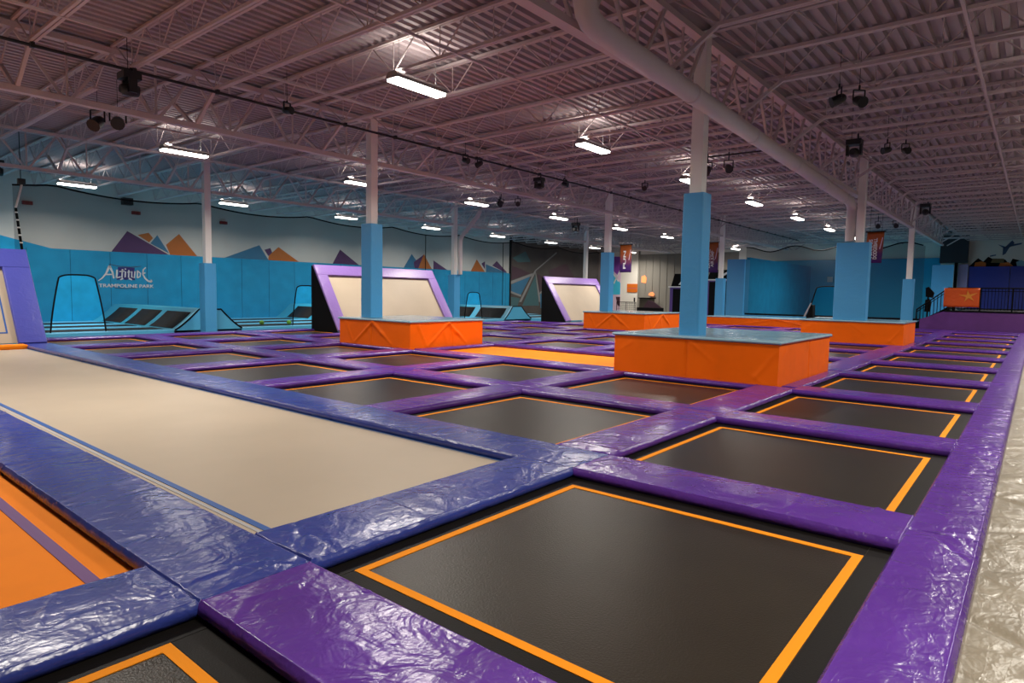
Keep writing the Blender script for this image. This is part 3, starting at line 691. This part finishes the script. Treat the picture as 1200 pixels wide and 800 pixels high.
# ------------------------------------------------------------------ dodgeball court at the back
ct = empty('dodgeball_court', (-9, 44, 0), 'blue padded ball court enclosure behind the orange platforms', 'ball court')
YC = 38.5
MB().box(-14.75, -13.70, YC, YC+.9, -.3, 3.75).build('corner_pad', M_SKY, ct)
MB().box(-13.9, -13.7, YC+.9, YF-.1, -.3, 3.9).build('side_wall_pad', M_WALLB, ct)
MB().box(-4.95, -3.9, 45.0, 45.15, -.3, 3.55).build('pale_end_pad', M_SKY, ct)
MB().box(-19.0, -5.35, YF-.10, YF-.02, -.3, 4.40).build('back_wall_pad', mat('court_wall_vinyl', (.03, .44, .74), .6, spec=.2), ct)
MB().box(-13.7, -4.6, YC, YC+.35, -.3, .42).build('front_kick_pad', M_SKY, ct)
MB().box(-13.7, -4.6, YC+.35, YC+.5, .42, .52).build('dark_rail', M_BLK, ct)
MB().box(-13.7, -3.3, YC+.5, YF-.1, -.3, .05).build('court_floor', M_TEAL, ct)
nt2 = empty('safety_net', (-8, YC+.2, .5), 'dark net with an arched opening across the back ball court', 'safety net')
mb = MB(); xs = [-13.7+.1*i for i in range(92)]; vs = []
def a2(x):
    for c, wl, wh, h in ((-8.95, 1.25, .72, 2.15),):
        d = abs(x-c)
        if d < wl: return h-.08*(d/wh)**4 if d < wh else (h-.08)*(wl-d)/(wl-wh)
    return .5
for x in xs: vs += [(x, YC+.2, max(.5, a2(x))), (x, YC+.2, 4.3+.15*math.cos(x*2.3))]
mb.add(vs, [(2*i, 2*i+2, 2*i+3, 2*i+1) for i in range(91)]); mb.build('netting', M_NET, nt2)
MB().tube([(x, YC+.2, max(.5, a2(x))) for x in [-10.2+.05*i for i in range(51)]], .035, 6).build('arch_cord', M_BLK, nt2)
MB().tube([(x, YC+.2, 4.3+.15*math.cos(x*2.3)) for x in xs[::2]], .035, 6).build('top_rope', M_BLK, nt2)
tag(MB().box(-12.48, -12.12, YF-.16, YF-.10, 2.72, 3.12).build('wall_notice', M_PAPER, origin=(-12.7, YF, 2.9)), 'small white notice on the blue back court wall', 'notice')
t = empty('ball_rack', (-9.9, 38.2, 0), 'dark wedge-shaped stand before the back court net arch', 'stand')
MB().prism([(-10.05, 0), (-9.6, 0), (-9.62, 1.1), (-9.72, 1.12)], lambda a, b, q: (a, 37.9+q, b), 0, .5).build('dark_wedge', M_BLK, t)
MB().prism([(-10.08, .45), (-9.98, .45), (-9.68, 1.22), (-9.74, 1.22)], lambda a, b, q: (a, 37.85+q, b), 0, .05).build('pale_edge', M_GRS, t)
tag(MB().box(-9.4, -7.0, 37.6, 38.3, .0, .45).build('bench_box', M_GRS, origin=(-8.3, 38, 0)), 'low pale bench box behind the platform with the wide wrapped column', 'bench')
tag(MB().box(-6.0, -4.95, 37.9, 38.0, .42, .55).box(-5.05, -4.95, 37.9, 38.0, -.3, .8).build('rail_stub', M_BLK, origin=(-5.5, 38, 0)), 'short dark rail beside the distant wrapped column', 'rail')

# raised stage at the right back: purple front, stairs, railing, royal blue wall
st = empty('raised_deck', (0, 40, -.3), 'raised purple-fronted deck at the far end of the walkway', 'raised deck')
MB().prism([(-4.45, -.3), (3.5, -.3), (3.5, .95), (-3.5, .95), (-3.75, .86), (-4.05, .7), (-4.45, .55)], lambda a, b, q: (a, 37.0+q, b), 0, .12).build('purple_front', M_PWAL, st)
MB().box(-3.4, 3.5, 37.12, 52.5, .80, .93).build('deck_boards', M_CARP, st)
MB().box(-3.45, 3.5, 36.96, 37.14, .95, 1.02).build('black_nosing', M_BLK, st)
sr = empty('stair_railing', (-1, 37.05, .9), 'black railing sloping down the stair and running along the raised deck', 'railing')
mb = MB(); tp = [(-4.6, 37.05, 1.02), (-3.35, 37.05, 2.08), (3.4, 37.05, 2.08)]; mb.tube(tp, .035, 6)
mb.tube([(-4.6, 37.05, .9), (-3.35, 37.05, 1.94), (3.4, 37.05, 1.94)], .02, 6); mb.tube([(-4.6, 37.05, .28), (-3.4, 37.05, 1.12), (3.4, 37.05, 1.12)], .025, 6); mb.build('handrail', M_BLK, sr)
mb = MB()
x = -3.3
while x < 3.4: mb.tube([(x, 37.05, 1.05), (x, 37.05, 2.06)], .012, 5); x += .125
for k in range(9):
    f = k/9; x = -4.6+1.25*f; mb.tube([(x, 37.05, .35+.75*f), (x, 37.05, 1.0+1.06*f)], .018, 5)
mb.build('baluster', M_BLK, sr)['kind'] = 'stuff'
mb = MB()
for x in (-4.6, -3.35, -2.1, -.9, .3): mb.tube([(x, 37.05, .2 if x < -4 else .95), (x, 37.05, 1.05 if x < -4 else 2.1)], .035, 6)
mb.build('railing_post', M_BLK, sr)
MB().prism([(-4.75, .0), (-4.3, .0), (-3.3, 1.0), (-3.3, 1.2), (-4.75, .3)], lambda a, b, q: (a, 37.3+q, b), 0, 1.0).build('stair_stringer', M_BLK, sr)
bn = empty('railing_banner', (-2.8, 37, 1.6), 'orange banner hung on the black deck railing', 'banner')
mb = MB(); nx = 16; vs = []
for j in range(9):
    for i in range(nx+1):
        u, v = i/nx, j/8; vs.append((-3.52+1.40*u, 36.99-.012*math.sin(u*17+v*3), 2.08-.90*v))
mb.add(vs, [(j*(nx+1)+i, j*(nx+1)+i+1, (j+1)*(nx+1)+i+1, (j+1)*(nx+1)+i) for j in range(8) for i in range(nx)], True)
o = mb.build('banner_sheet', mat('orange_banner', (.72, .10, .01), .4, bump=('vinyl', 3, .3, .02)), bn)
so = o.modifiers.new('thick', 'SOLIDIFY'); so.thickness = .006
star = []
for k_ in range(10):
    a_ = PI/2+k_*PI/5+.15; q_ = (.30 if k_ % 2 == 0 else .09)*(1.25 if k_ in (2, 8) else 1); star.append((-2.55+q_*math.cos(a_)*1.1, 1.70+q_*math.sin(a_)))
MB().prism(star, lambda a, b, q: (a, 36.96+q, b), 0, .006).build('yellow_splash', mat('yellow_print', (.8, .30, .03), .5), bn)
mb = MB(); mb.prism([(-4.42, .9), (-4.2, .9), (-4.15, 1.35), (-4.25, 1.55), (-4.4, 1.5)], lambda a, b, q: (a, 38.2+q, b), 0, .2); mb.prism([(-4.4, 1.65), (-4.1, 1.6), (-4.05, 1.85), (-4.3, 2.15), (-4.42, 2.1)], lambda a, b, q: (a, 38.2+q, b), 0, .2); mb.tube([(-4.3, 38.3, -.3), (-4.3, 38.3, 2.0)], .04, 6)
tag(mb.build('padded_bag_stand', M_BLK, origin=(-4.3, 38.3, 0)), 'dark two-lobed stand partly behind the distant wrapped column', 'stand')
FS = 52.85/42.0
def fx(a): return a*FS
def fz(b): return 1.5+(b-1.5)*FS
bw = empty('wall_padding', (-1, 52.8, 2), 'royal blue padded wall behind the raised deck railing', 'wall padding')
for k in range(5): MB().box(fx(-2.95+1.75*k), fx(-1.22+1.75*k), 52.78, 52.92, .93, fz(3.30)).build('blue_pad_panel', M_NAVY, bw)
MB().box(fx(-3.42), fx(-2.98), 52.6, 52.92, .93, fz(3.42)).build('lavender_end_pad', M_LAV, bw)
t = empty('dark_bulkhead', (-4.7, 52.4, 4), 'dark bulkhead above the gap between the ball court and royal blue wall', 'bulkhead')
MB().box(fx(-4.25), fx(-3.02), 52.2, 52.85, fz(3.5), fz(4.95)).build('upper_box', mat('slate_paint', (.03, .035, .045), .7), t)
MB().box(fx(-3.56), fx(-3.43), 52.2, 52.5, -.3, fz(3.5)).build('dark_post', M_BLK, t)
sm = empty('wall_mural', (-1.9, 52.98, 4.2), 'angular orange, black and olive blocks under a blue leaping shape, above the royal blue wall', 'mural')
def wb(a, b, q): return (fx(a), 52.99-q, fz(b))
def wsh(nm, m_, t0, t1, *ps):
    for p_ in ps: MB().prism(p_, wb, t0, t1).build(nm, m_, sm)
wsh('black_block', M_BLK, .001, .014, [(-3.0, 3.3), (-2.6, 3.75), (-2.37, 3.56), (-2.17, 3.82), (-1.91, 3.66), (-1.45, 3.66), (-1.2, 3.3)], [(-1.3, 3.3), (-1.15, 3.7), (-.85, 3.6), (-.8, 3.3)])
wsh('orange_block', M_SIGN, .014, .020, [(-2.75, 3.31), (-2.72, 3.52), (-2.45, 3.58), (-2.25, 3.5), (-2.25, 3.31)], [(-1.7, 3.31), (-1.65, 3.48), (-1.3, 3.52), (-1.1, 3.31)])
wsh('olive_block', M_OLIVE, .014, .024, [(-2.05, 3.5), (-1.98, 3.72), (-1.5, 3.7), (-1.5, 3.48)], [(-.6, 3.31), (-.55, 3.7), (-.2, 3.75), (.4, 3.31)])
wsh('aqua_block', mat('pale_aqua_paint', (.25, .50, .62), .6), .024, .030, [(-.95, 3.31), (-1.0, 3.52), (-.8, 3.62), (-.6, 3.5), (-.55, 3.31)])
mb = MB(); M_FIG = mat('slate_blue_paint', (.06, .12, .24), .6)
for ps in ([(-1.80, 4.45), (-1.5, 4.33), (-1.3, 4.34), (-1.5, 4.20)], [(-1.50, 4.30), (-1.22, 4.64), (-1.12, 4.50), (-1.30, 4.28)], [(-1.34, 4.30), (-.85, 4.42), (-.8, 4.50), (-1.34, 4.42)], [(-1.58, 4.28), (-1.28, 4.36), (-1.46, 3.95), (-1.58, 3.88)]): mb.prism(ps, wb, .001, .012)
mb.build('leaping_splash', M_FIG, sm)
MB().prism([(-2.1, 3.88), (-1.85, 3.93), (-1.85, 3.87), (-2.1, 3.81)], wb, .001, .012).build('small_dash', M_FIG, sm)

# hanging banners
def banner(x0, x1, y, z0, z1, lines, label, sh=0):
    t = empty('hanging_banner', ((x0+x1)/2, y, z1), label, 'banner', 'hanging banners')
    mb = MB(); n = 8; vs = []
    for j in range(11):
        for i in range(n+1):
            u, v = i/n, j/10; vs.append((x0+(x1-x0)*u+sh*v, y+.02*math.sin(u*6+v*2), z1+(z0-z1)*v))
    mb.add(vs, [(j*(n+1)+i, j*(n+1)+i+1, (j+1)*(n+1)+i+1, (j+1)*(n+1)+i) for j in range(10) for i in range(n)], True)
    o = mb.build('banner_cloth', M_BAN, t); s_ = o.modifiers.new('thick', 'SOLIDIFY'); s_.thickness = .01
    w, h = x1-x0, z1-z0
    ROT = Matrix(((0, -1, 0), (0, 0, -1), (1, 0, 0)))     # reads bottom to top, faces -Y
    for k, s in enumerate(lines):
        cxn = (x0+x1)/2+sh*.6+((k-(len(lines)-1)/2)*w*.27)-w*.05
        text_obj(s, 'white_lettering', M_LWHT, w*.30, (cxn, y-.05, (z0+z1)/2-h*.04), ROT, t, sx=h*.66/(w*.30*.62*len(s)), ext=.004, off=.006)
    MB().prism([(x0+w*.78, z0+h*.45), (x0+w*.84, z0+h*.45), (x0+w*.98, z0+h*.82), (x0+w*.93, z0+h*.82)], lambda a, b, q: (a+sh*.4, y-.045+q, b), 0, .006).build('white_streak', M_PNK, t)
    MB().tube([(x0-.05, y, z1+.02), (x1+.05, y, z1+.02)], .025, 6).build('hanger_rod', M_BLK, t)
    MB().tube([(x0+.1, y, z1), (x0+.1, y, 6.02)], .006, 4).build('hanger_wire', M_BLK, t)
    MB().tube([(x1-.1, y, z1), (x1-.1, y, 6.02)], .006, 4).build('hanger_wire', M_BLK, t)
banner(-5.72, -5.08, 30.4, 3.0, 4.28, ['FURIOUS', 'DODGEBALL'], 'orange to purple hanging banner beside the column with the drain pipe', sh=-.06)
banner(-20.2, -19.4, 35, 2.88, 4.55, ['FUN'], 'orange to purple hanging banner by the cream wall panel')
banner(-15.95, -15.15, 38, 2.95, 4.75, ['EXTREME', 'AIR JUMP'], 'orange to purple hanging banner beside the thin distant column')

# ------------------------------------------------------------------ roof structure
GX = [-31.6, -22.65, -13.75, -4.72, 4.3, 12.0]
JZ0, JZ1 = 5.42, 5.98
BAY = ['between the logo wall and the first girder', 'between the first and second girders', 'between the second girder and the drain pipe girder', 'on the walkway side of the drain pipe girder', 'beyond the walkway']
def joist_master(x0, x1, y, detail, lab):
    t = empty('roof_joist', (x0, y, JZ0), lab, 'roof joist', 'white steel roof joists')
    n = 5 if detail else 4
    a, b = x0+.92, x1-.92
    if x0 < -31: a = x0+.5
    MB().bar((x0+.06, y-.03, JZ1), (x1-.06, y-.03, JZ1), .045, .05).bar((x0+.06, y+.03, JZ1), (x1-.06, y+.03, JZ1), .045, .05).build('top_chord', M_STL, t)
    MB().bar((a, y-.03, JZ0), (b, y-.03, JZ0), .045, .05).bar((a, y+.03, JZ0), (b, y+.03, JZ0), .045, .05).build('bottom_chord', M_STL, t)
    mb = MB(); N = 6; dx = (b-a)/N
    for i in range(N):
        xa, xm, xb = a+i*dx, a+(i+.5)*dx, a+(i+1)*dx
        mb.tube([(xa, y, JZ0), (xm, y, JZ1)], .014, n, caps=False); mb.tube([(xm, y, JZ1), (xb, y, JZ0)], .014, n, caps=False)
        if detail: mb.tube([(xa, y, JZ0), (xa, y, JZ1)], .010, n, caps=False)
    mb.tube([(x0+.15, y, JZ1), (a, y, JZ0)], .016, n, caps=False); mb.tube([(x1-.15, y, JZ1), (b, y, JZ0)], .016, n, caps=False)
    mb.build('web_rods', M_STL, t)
    return t
KNEE = {}
for b in range(4):
    m0 = None; cnt = 0
    for k in range(-6, 29):
        y = 10.75+1.506*k
        if y > 52.6 or (b == 2 and y < 2.2) or (b == 1 and y < 2.5) or (b == 0 and y < 4) or (b == 3 and y < 6): continue
        cnt += 1
        lab = 'white steel roof joist, %s back, %s' % (ORD[cnt], BAY[b])
        if m0 is None: m0 = joist_master(GX[b], GX[b+1], y, True, lab)
        else: copy_tree(m0, (GX[b], y, JZ0), lab)
# knee braces: every second joist down to the girder's bottom chord
cnt = 0
for gi in (1, 2, 3):
    for k in range(-5, 27, 2):
        y = 10.75+1.506*k
        if y < 3 or y > 50: continue
        for s in (-1, 1):
            if gi == 3 and s == -1: continue
            cnt += 1
            o = MB().bar((GX[gi]+s*.92, y, JZ0+.02), (GX[gi]+s*.10, y, 4.90), .06, .06).build('knee_brace', M_STL, origin=(GX[gi], y, 5))
            tag(o, 'slanted white brace at the %s, %s pair back, %s side' % (['', 'girder nearest the logo', 'middle roof girder', 'drain pipe girder'][gi], ORD[(k+5)//2+1], 'walkway' if s > 0 else 'logo'), 'roof brace', 'knee braces')
# girders along Y
gl = ['', 'nearest the logo wall', 'in the middle of the hall', 'above the long drain pipe']
sp = ['over the first bay', 'over the second bay back', 'over the third bay back', 'over the farthest bay']
for gi in (1, 2, 3):
    for q, (ya, yb) in enumerate(((-1.3, 10.75), (10.75, 22.85), (22.85, 34.9), (34.9, 46.95))):
        x = GX[gi]; t = empty('roof_girder', (x, ya, 4.75), 'white steel truss girder %s, %s' % (gl[gi], sp[q]), 'roof girder', 'roof truss girders')
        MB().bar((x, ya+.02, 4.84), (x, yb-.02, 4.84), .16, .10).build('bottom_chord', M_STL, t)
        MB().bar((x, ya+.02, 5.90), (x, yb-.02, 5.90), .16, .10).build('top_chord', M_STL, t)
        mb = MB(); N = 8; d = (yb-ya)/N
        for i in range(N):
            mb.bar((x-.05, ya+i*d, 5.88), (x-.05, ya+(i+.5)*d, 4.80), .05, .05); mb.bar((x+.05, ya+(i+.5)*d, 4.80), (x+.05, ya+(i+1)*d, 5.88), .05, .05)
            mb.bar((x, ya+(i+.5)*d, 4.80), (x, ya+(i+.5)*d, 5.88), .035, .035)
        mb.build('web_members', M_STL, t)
# bridging lines and conduits
for x, z, r_, lb in ((-1.0, JZ0-.02, .022, 'thin white bridging rail on the walkway side of the roof'), (-7.6, JZ0-.02, .018, 'thin white bridging rail close beside the drain pipe girder'), (-11.2, JZ0-.02, .020, 'thin white bridging rail over the lilac leaning trampolines'),
                     (-17.0, JZ0-.02, .02, 'thin white bridging rail past the middle girder'), (-20.0, JZ0-.02, .02, 'thin white bridging rail over the sloping trampolines'), (-26.5, JZ0-.02, .02, 'thin white bridging rail over the blue courts')):
    tag(MB().bar((x, 2.5, z), (x, 52.5, z), r_*2, r_*2).build('bridging_rail', M_STL, origin=(x, 20, z)), lb, 'bridging rail', 'roof bridging rails')
for x, z, lb in ((-12.75, 5.345, 'black track pipe with stage lights beside the middle girder'),):
    t = empty('track_pipe', (x, 20, z), lb, 'track pipe')
    MB().tube([(x, 2.2, z), (x, 46, z)], .028, 8).build('pipe', M_DARK, t)
    for k in range(-5, 24): MB().box(x-.04, x+.04, 10.75+1.506*k-.03, 10.75+1.506*k+.03, z-.035, z+.06).build('pipe_clamp', M_DARK, t)
tag(MB().tube([(-24, 50.5, 5.55), (-3.3, 50.5, 5.55)], .07, 8).build('conduit_pipe', M_STL, origin=(-14, 50.5, 5.55)), 'long pale pipe crossing under the roof above the back ball court', 'pipe')
tag(MB().tube([(-5.0, 52.0, 5.93), (9, 52.0, 5.93)], .07, 8).build('conduit_pipe', M_STL, origin=(0, 52.0, 5.9)), 'pale pipe crossing above the raised deck wall', 'pipe')
# drain pipe
dp = empty('drain_pipe', (-4.42, 8, 4.7), 'large white drain pipe running under the girder to the wide wrapped column', 'drain pipe')
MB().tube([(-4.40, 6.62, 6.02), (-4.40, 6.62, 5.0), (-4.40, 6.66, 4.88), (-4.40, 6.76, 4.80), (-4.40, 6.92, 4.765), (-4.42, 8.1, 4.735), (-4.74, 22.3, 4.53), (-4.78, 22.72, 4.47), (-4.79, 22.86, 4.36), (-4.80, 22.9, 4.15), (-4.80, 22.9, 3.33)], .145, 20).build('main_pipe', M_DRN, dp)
for f in (.12, .33, .55, .75, .93):
    p = Vector((-4.42, 8.1, 4.735)).lerp(Vector((-4.74, 22.3, 4.53)), f); q = p+Vector((-.004, .09, -.001)); MB().tube([p, q], .157, 20).build('coupling', M_DRN, dp)
dp = empty('drain_pipe', (-22.3, 22.9, 3), 'white drain pipe angling up from the column beside the lilac leaning trampoline', 'drain pipe')
MB().tube([(-22.28, 22.95, 2.37), (-22.28, 22.95, 4.05), (-22.2, 22.95, 4.25), (-21.1, 23.0, 5.25), (-21.0, 23.0, 5.5), (-21.0, 23.0, 6.0)], .11, 14).build('main_pipe', M_DRN, dp)

# ------------------------------------------------------------------ ceiling lamps
def lamp(x, y, label):
    z = 5.25; t = empty('ceiling_lamp', (x, y, z), label, 'ceiling lamp', 'bright ceiling lamps')
    w, L_ = .15, .61
    MB().prism([(x-w, z), (x-w, z+.06), (x-.09, z+.12), (x+.09, z+.12), (x+w, z+.06), (x+w, z)], lambda a, b, q: (a, q, b), y-L_, y+L_).build('housing', M_GREY, t)
    MB().prism([(x-w+.01, z-.001), (x-w+.03, z-.045), (x+w-.03, z-.045), (x+w-.01, z-.001)], lambda a, b, q: (a, q, b), y-L_+.01, y+L_-.01).build('diffuser', M_LAMP, t)
    for s in (-1, 1): MB().tube([(x, y+s*.45, z+.12), (x, y+s*.45, 5.96)], .006, 4).build('hanger_wire', M_GREY, t)
    for nm, pw, zz, rx, sx, sy in (('lamp_light', LAMP_DOWN, z-.06, 0, .26, 1.18), ('lamp_uplight', LAMP_UP, z+.14, PI, .16, 1.1)):
        ld = bpy.data.lights.new(nm, 'AREA'); ld.shape = 'RECTANGLE'; ld.size = sx; ld.size_y = sy; ld.energy = pw; ld.color = LAMP_COL; ld.spread = math.radians(158)
        lo = bpy.data.objects.new(nm, ld); COL.objects.link(lo); lo.parent = t; lo.location = (0, 0, zz-z); lo.rotation_euler = (rx, 0, 0)
LX = [(-28.0, 'over the blue courts'), (-18.65, 'past the middle girder'), (-9.05, 'next to the drain pipe girder'), (.65, 'over the walkway side')]
for x, nm in LX:
    for k in range(-1, 8):
        if k == 7 and x > -18: continue  # the two lines that go on get an unseen lamp, added to brighten the far wall
        y = 8.15+6.02*k
        lamp(x, y+.15*(x < -20), 'bright ceiling lamp %s, %s back in its line' % (nm, ORD[k+2]))

# ------------------------------------------------------------------ stage lights
def par(x, y, z, aim, label, s=1.0):
    t = empty('stage_light', (x, y, z), label, 'stage light', 'black stage lights')
    d = Vector(aim).normalized(); p = Vector((x, y, z)); r = .095*s
    MB().tube([p-d*.13*s, p-d*.10*s, p-d*.02*s, p+d*.14*s, p+d*.15*s], [r*.45, r*.8, r, r, r*1.12], 14).build('can_body', M_DARK, t)
    sd = d.cross(Vector((0, 0, 1))).normalized()*r*1.25
    MB().bar(p-sd, p-sd+Vector((0, 0, .2*s)), .02, .03).bar(p+sd, p+sd+Vector((0, 0, .2*s)), .02, .03).bar(p-sd+Vector((0, 0, .2*s)), p+sd+Vector((0, 0, .2*s)), .03, .02).build('yoke', M_DARK, t)
    MB().tube([p+Vector((0, 0, .2*s)), (x, y, 5.42)], .018, 6).build('clamp', M_DARK, t)
    MB().tube([(x, y, 5.42), (x, y, 6.03)], .005, 5).build('hanger', M_DARK, t)
def mover(x, y, z, label, s=1.0):
    t = empty('moving_head_light', (x, y, z), label, 'stage light', 'moving head lights')
    MB().box(x-.16*s, x+.16*s, y-.15*s, y+.15*s, z+.12*s, z+.24*s).build('head_base', M_DARK, t)
    for q in (-.145, .145): MB().box(x+(q-.025)*s, x+(q+.025)*s, y-.07*s, y+.07*s, z-.12*s, z+.13*s).build('yoke_arm', M_DARK, t)
    MB().tube([(x, y-.16*s, z-.06*s), (x, y-.10*s, z-.06*s), (x, y+.02*s, z-.05*s), (x, y+.14*s, z-.05*s), (x, y+.15*s, z-.05*s)], [.07*s, .10*s, .115*s, .10*s, .06*s], 14).build('lamp_body', M_DARK, t)
    MB().tube([(x-.07*s, y, z+.24*s), (x-.07*s, y, 6.03)], .006, 6).build('hanger', M_DARK, t)
    MB().tube([(x+.07*s, y, z+.24*s), (x+.07*s, y, 5.40)], .02, 6).build('clamp', M_DARK, t)
mover(-12.85, 4.68, 5.08, 'boxy black moving stage light nearest the camera on the middle track pipe', 1.0)
par(-16.25, 5.25, 5.10, (.5, -.6, -.55), 'round black stage light of the close pair, lamp turned to the floor', 1.3)
par(-15.95, 5.55, 5.12, (.8, -.3, -.35), 'round black stage light of the close pair, lamp turned towards the walkway', 1.3)
par(-12.35, 7.5, 5.22, (1, .3, -.1), 'small black stage light by itself on the middle track pipe', .8)
par(-12.75, 13.3, 5.22, (1, 0, -.3), 'black stage light of a pair above the wrapped middle column, nearer one', .8)
par(-12.75, 13.9, 5.22, (-1, 0, -.3), 'black stage light of a pair above the wrapped middle column, farther one', .8)
mover(-12.85, 16.9, 5.05, 'boxy black moving stage light midway along the middle track pipe', .9)
par(-12.6, 18.0, 5.20, (1, .2, -.3), 'black stage light just beyond the midway moving head', .8)
par(-16.8, 19.6, 5.05, (.3, -.7, -.6), 'black stage light of the hanging trio, lowest', .9)
par(-16.5, 20.3, 5.12, (.6, -.7, -.4), 'black stage light of the hanging trio, middle', .9)
par(-17.2, 20.0, 5.15, (-.6, -.7, -.4), 'black stage light of the hanging trio, by the logo wall side', .9)
par(-3.05, 13.05, 5.14, (-.8, -.5, -.4), 'black stage light of the pair past the drain pipe girder, nearer the girder', .95)
par(-2.78, 13.35, 5.14, (.6, -.6, -.4), 'black stage light of the pair past the drain pipe girder, nearer the walkway', .95)
mover(-3.6, 17.1, 5.02, 'boxy black moving stage light past the drain pipe girder', 1.0)
par(-3.1, 18.2, 5.16, (-.6, -.6, -.2), 'small black stage light of the row behind the walkway-side moving head, first', .8)
par(-2.75, 18.5, 5.16, (.5, -.6, -.2), 'small black stage light of the row behind the walkway-side moving head, second', .8)
par(-7.3, 17.3, 4.98, (.1, -.8, -.6), 'black stage light hanging on a bar before the drain pipe, darker one', 1.0)
par(-6.75, 17.4, 5.0, (.5, -.8, -.5), 'black stage light hanging on a bar before the drain pipe, pipe-side one', 1.0)
tag(MB().tube([(-8.3, 17.35, 5.36), (-5.2, 17.5, 5.36)], .022, 6).build('light_bar', M_DARK, origin=(-7, 17.4, 5.36)), 'short black crossbar carrying two stage lights before the drain pipe', 'light bar')
par(-10.6, 19.9, 5.15, (.3, -.8, -.3), 'black stage light high up behind the platform column', .8)
mover(-3.7, 30.4, 5.05, 'black moving stage light above the distant wrapped column', 1.1)
par(-6.1, 34.7, 4.98, (.2, -.9, -.4), 'distant black stage light over the blue court, drain pipe side', 1.0)
par(-5.4, 34.9, 4.98, (.3, -.9, -.4), 'distant black stage light over the blue court, deck side', 1.0)
mover(-25.2, 5.3, 5.05, 'black moving stage light at the far side over the net pole', 1.2)
mover(-18.7, 27.8, 4.9, 'distant boxy black moving light before the dark mural', 1.1)
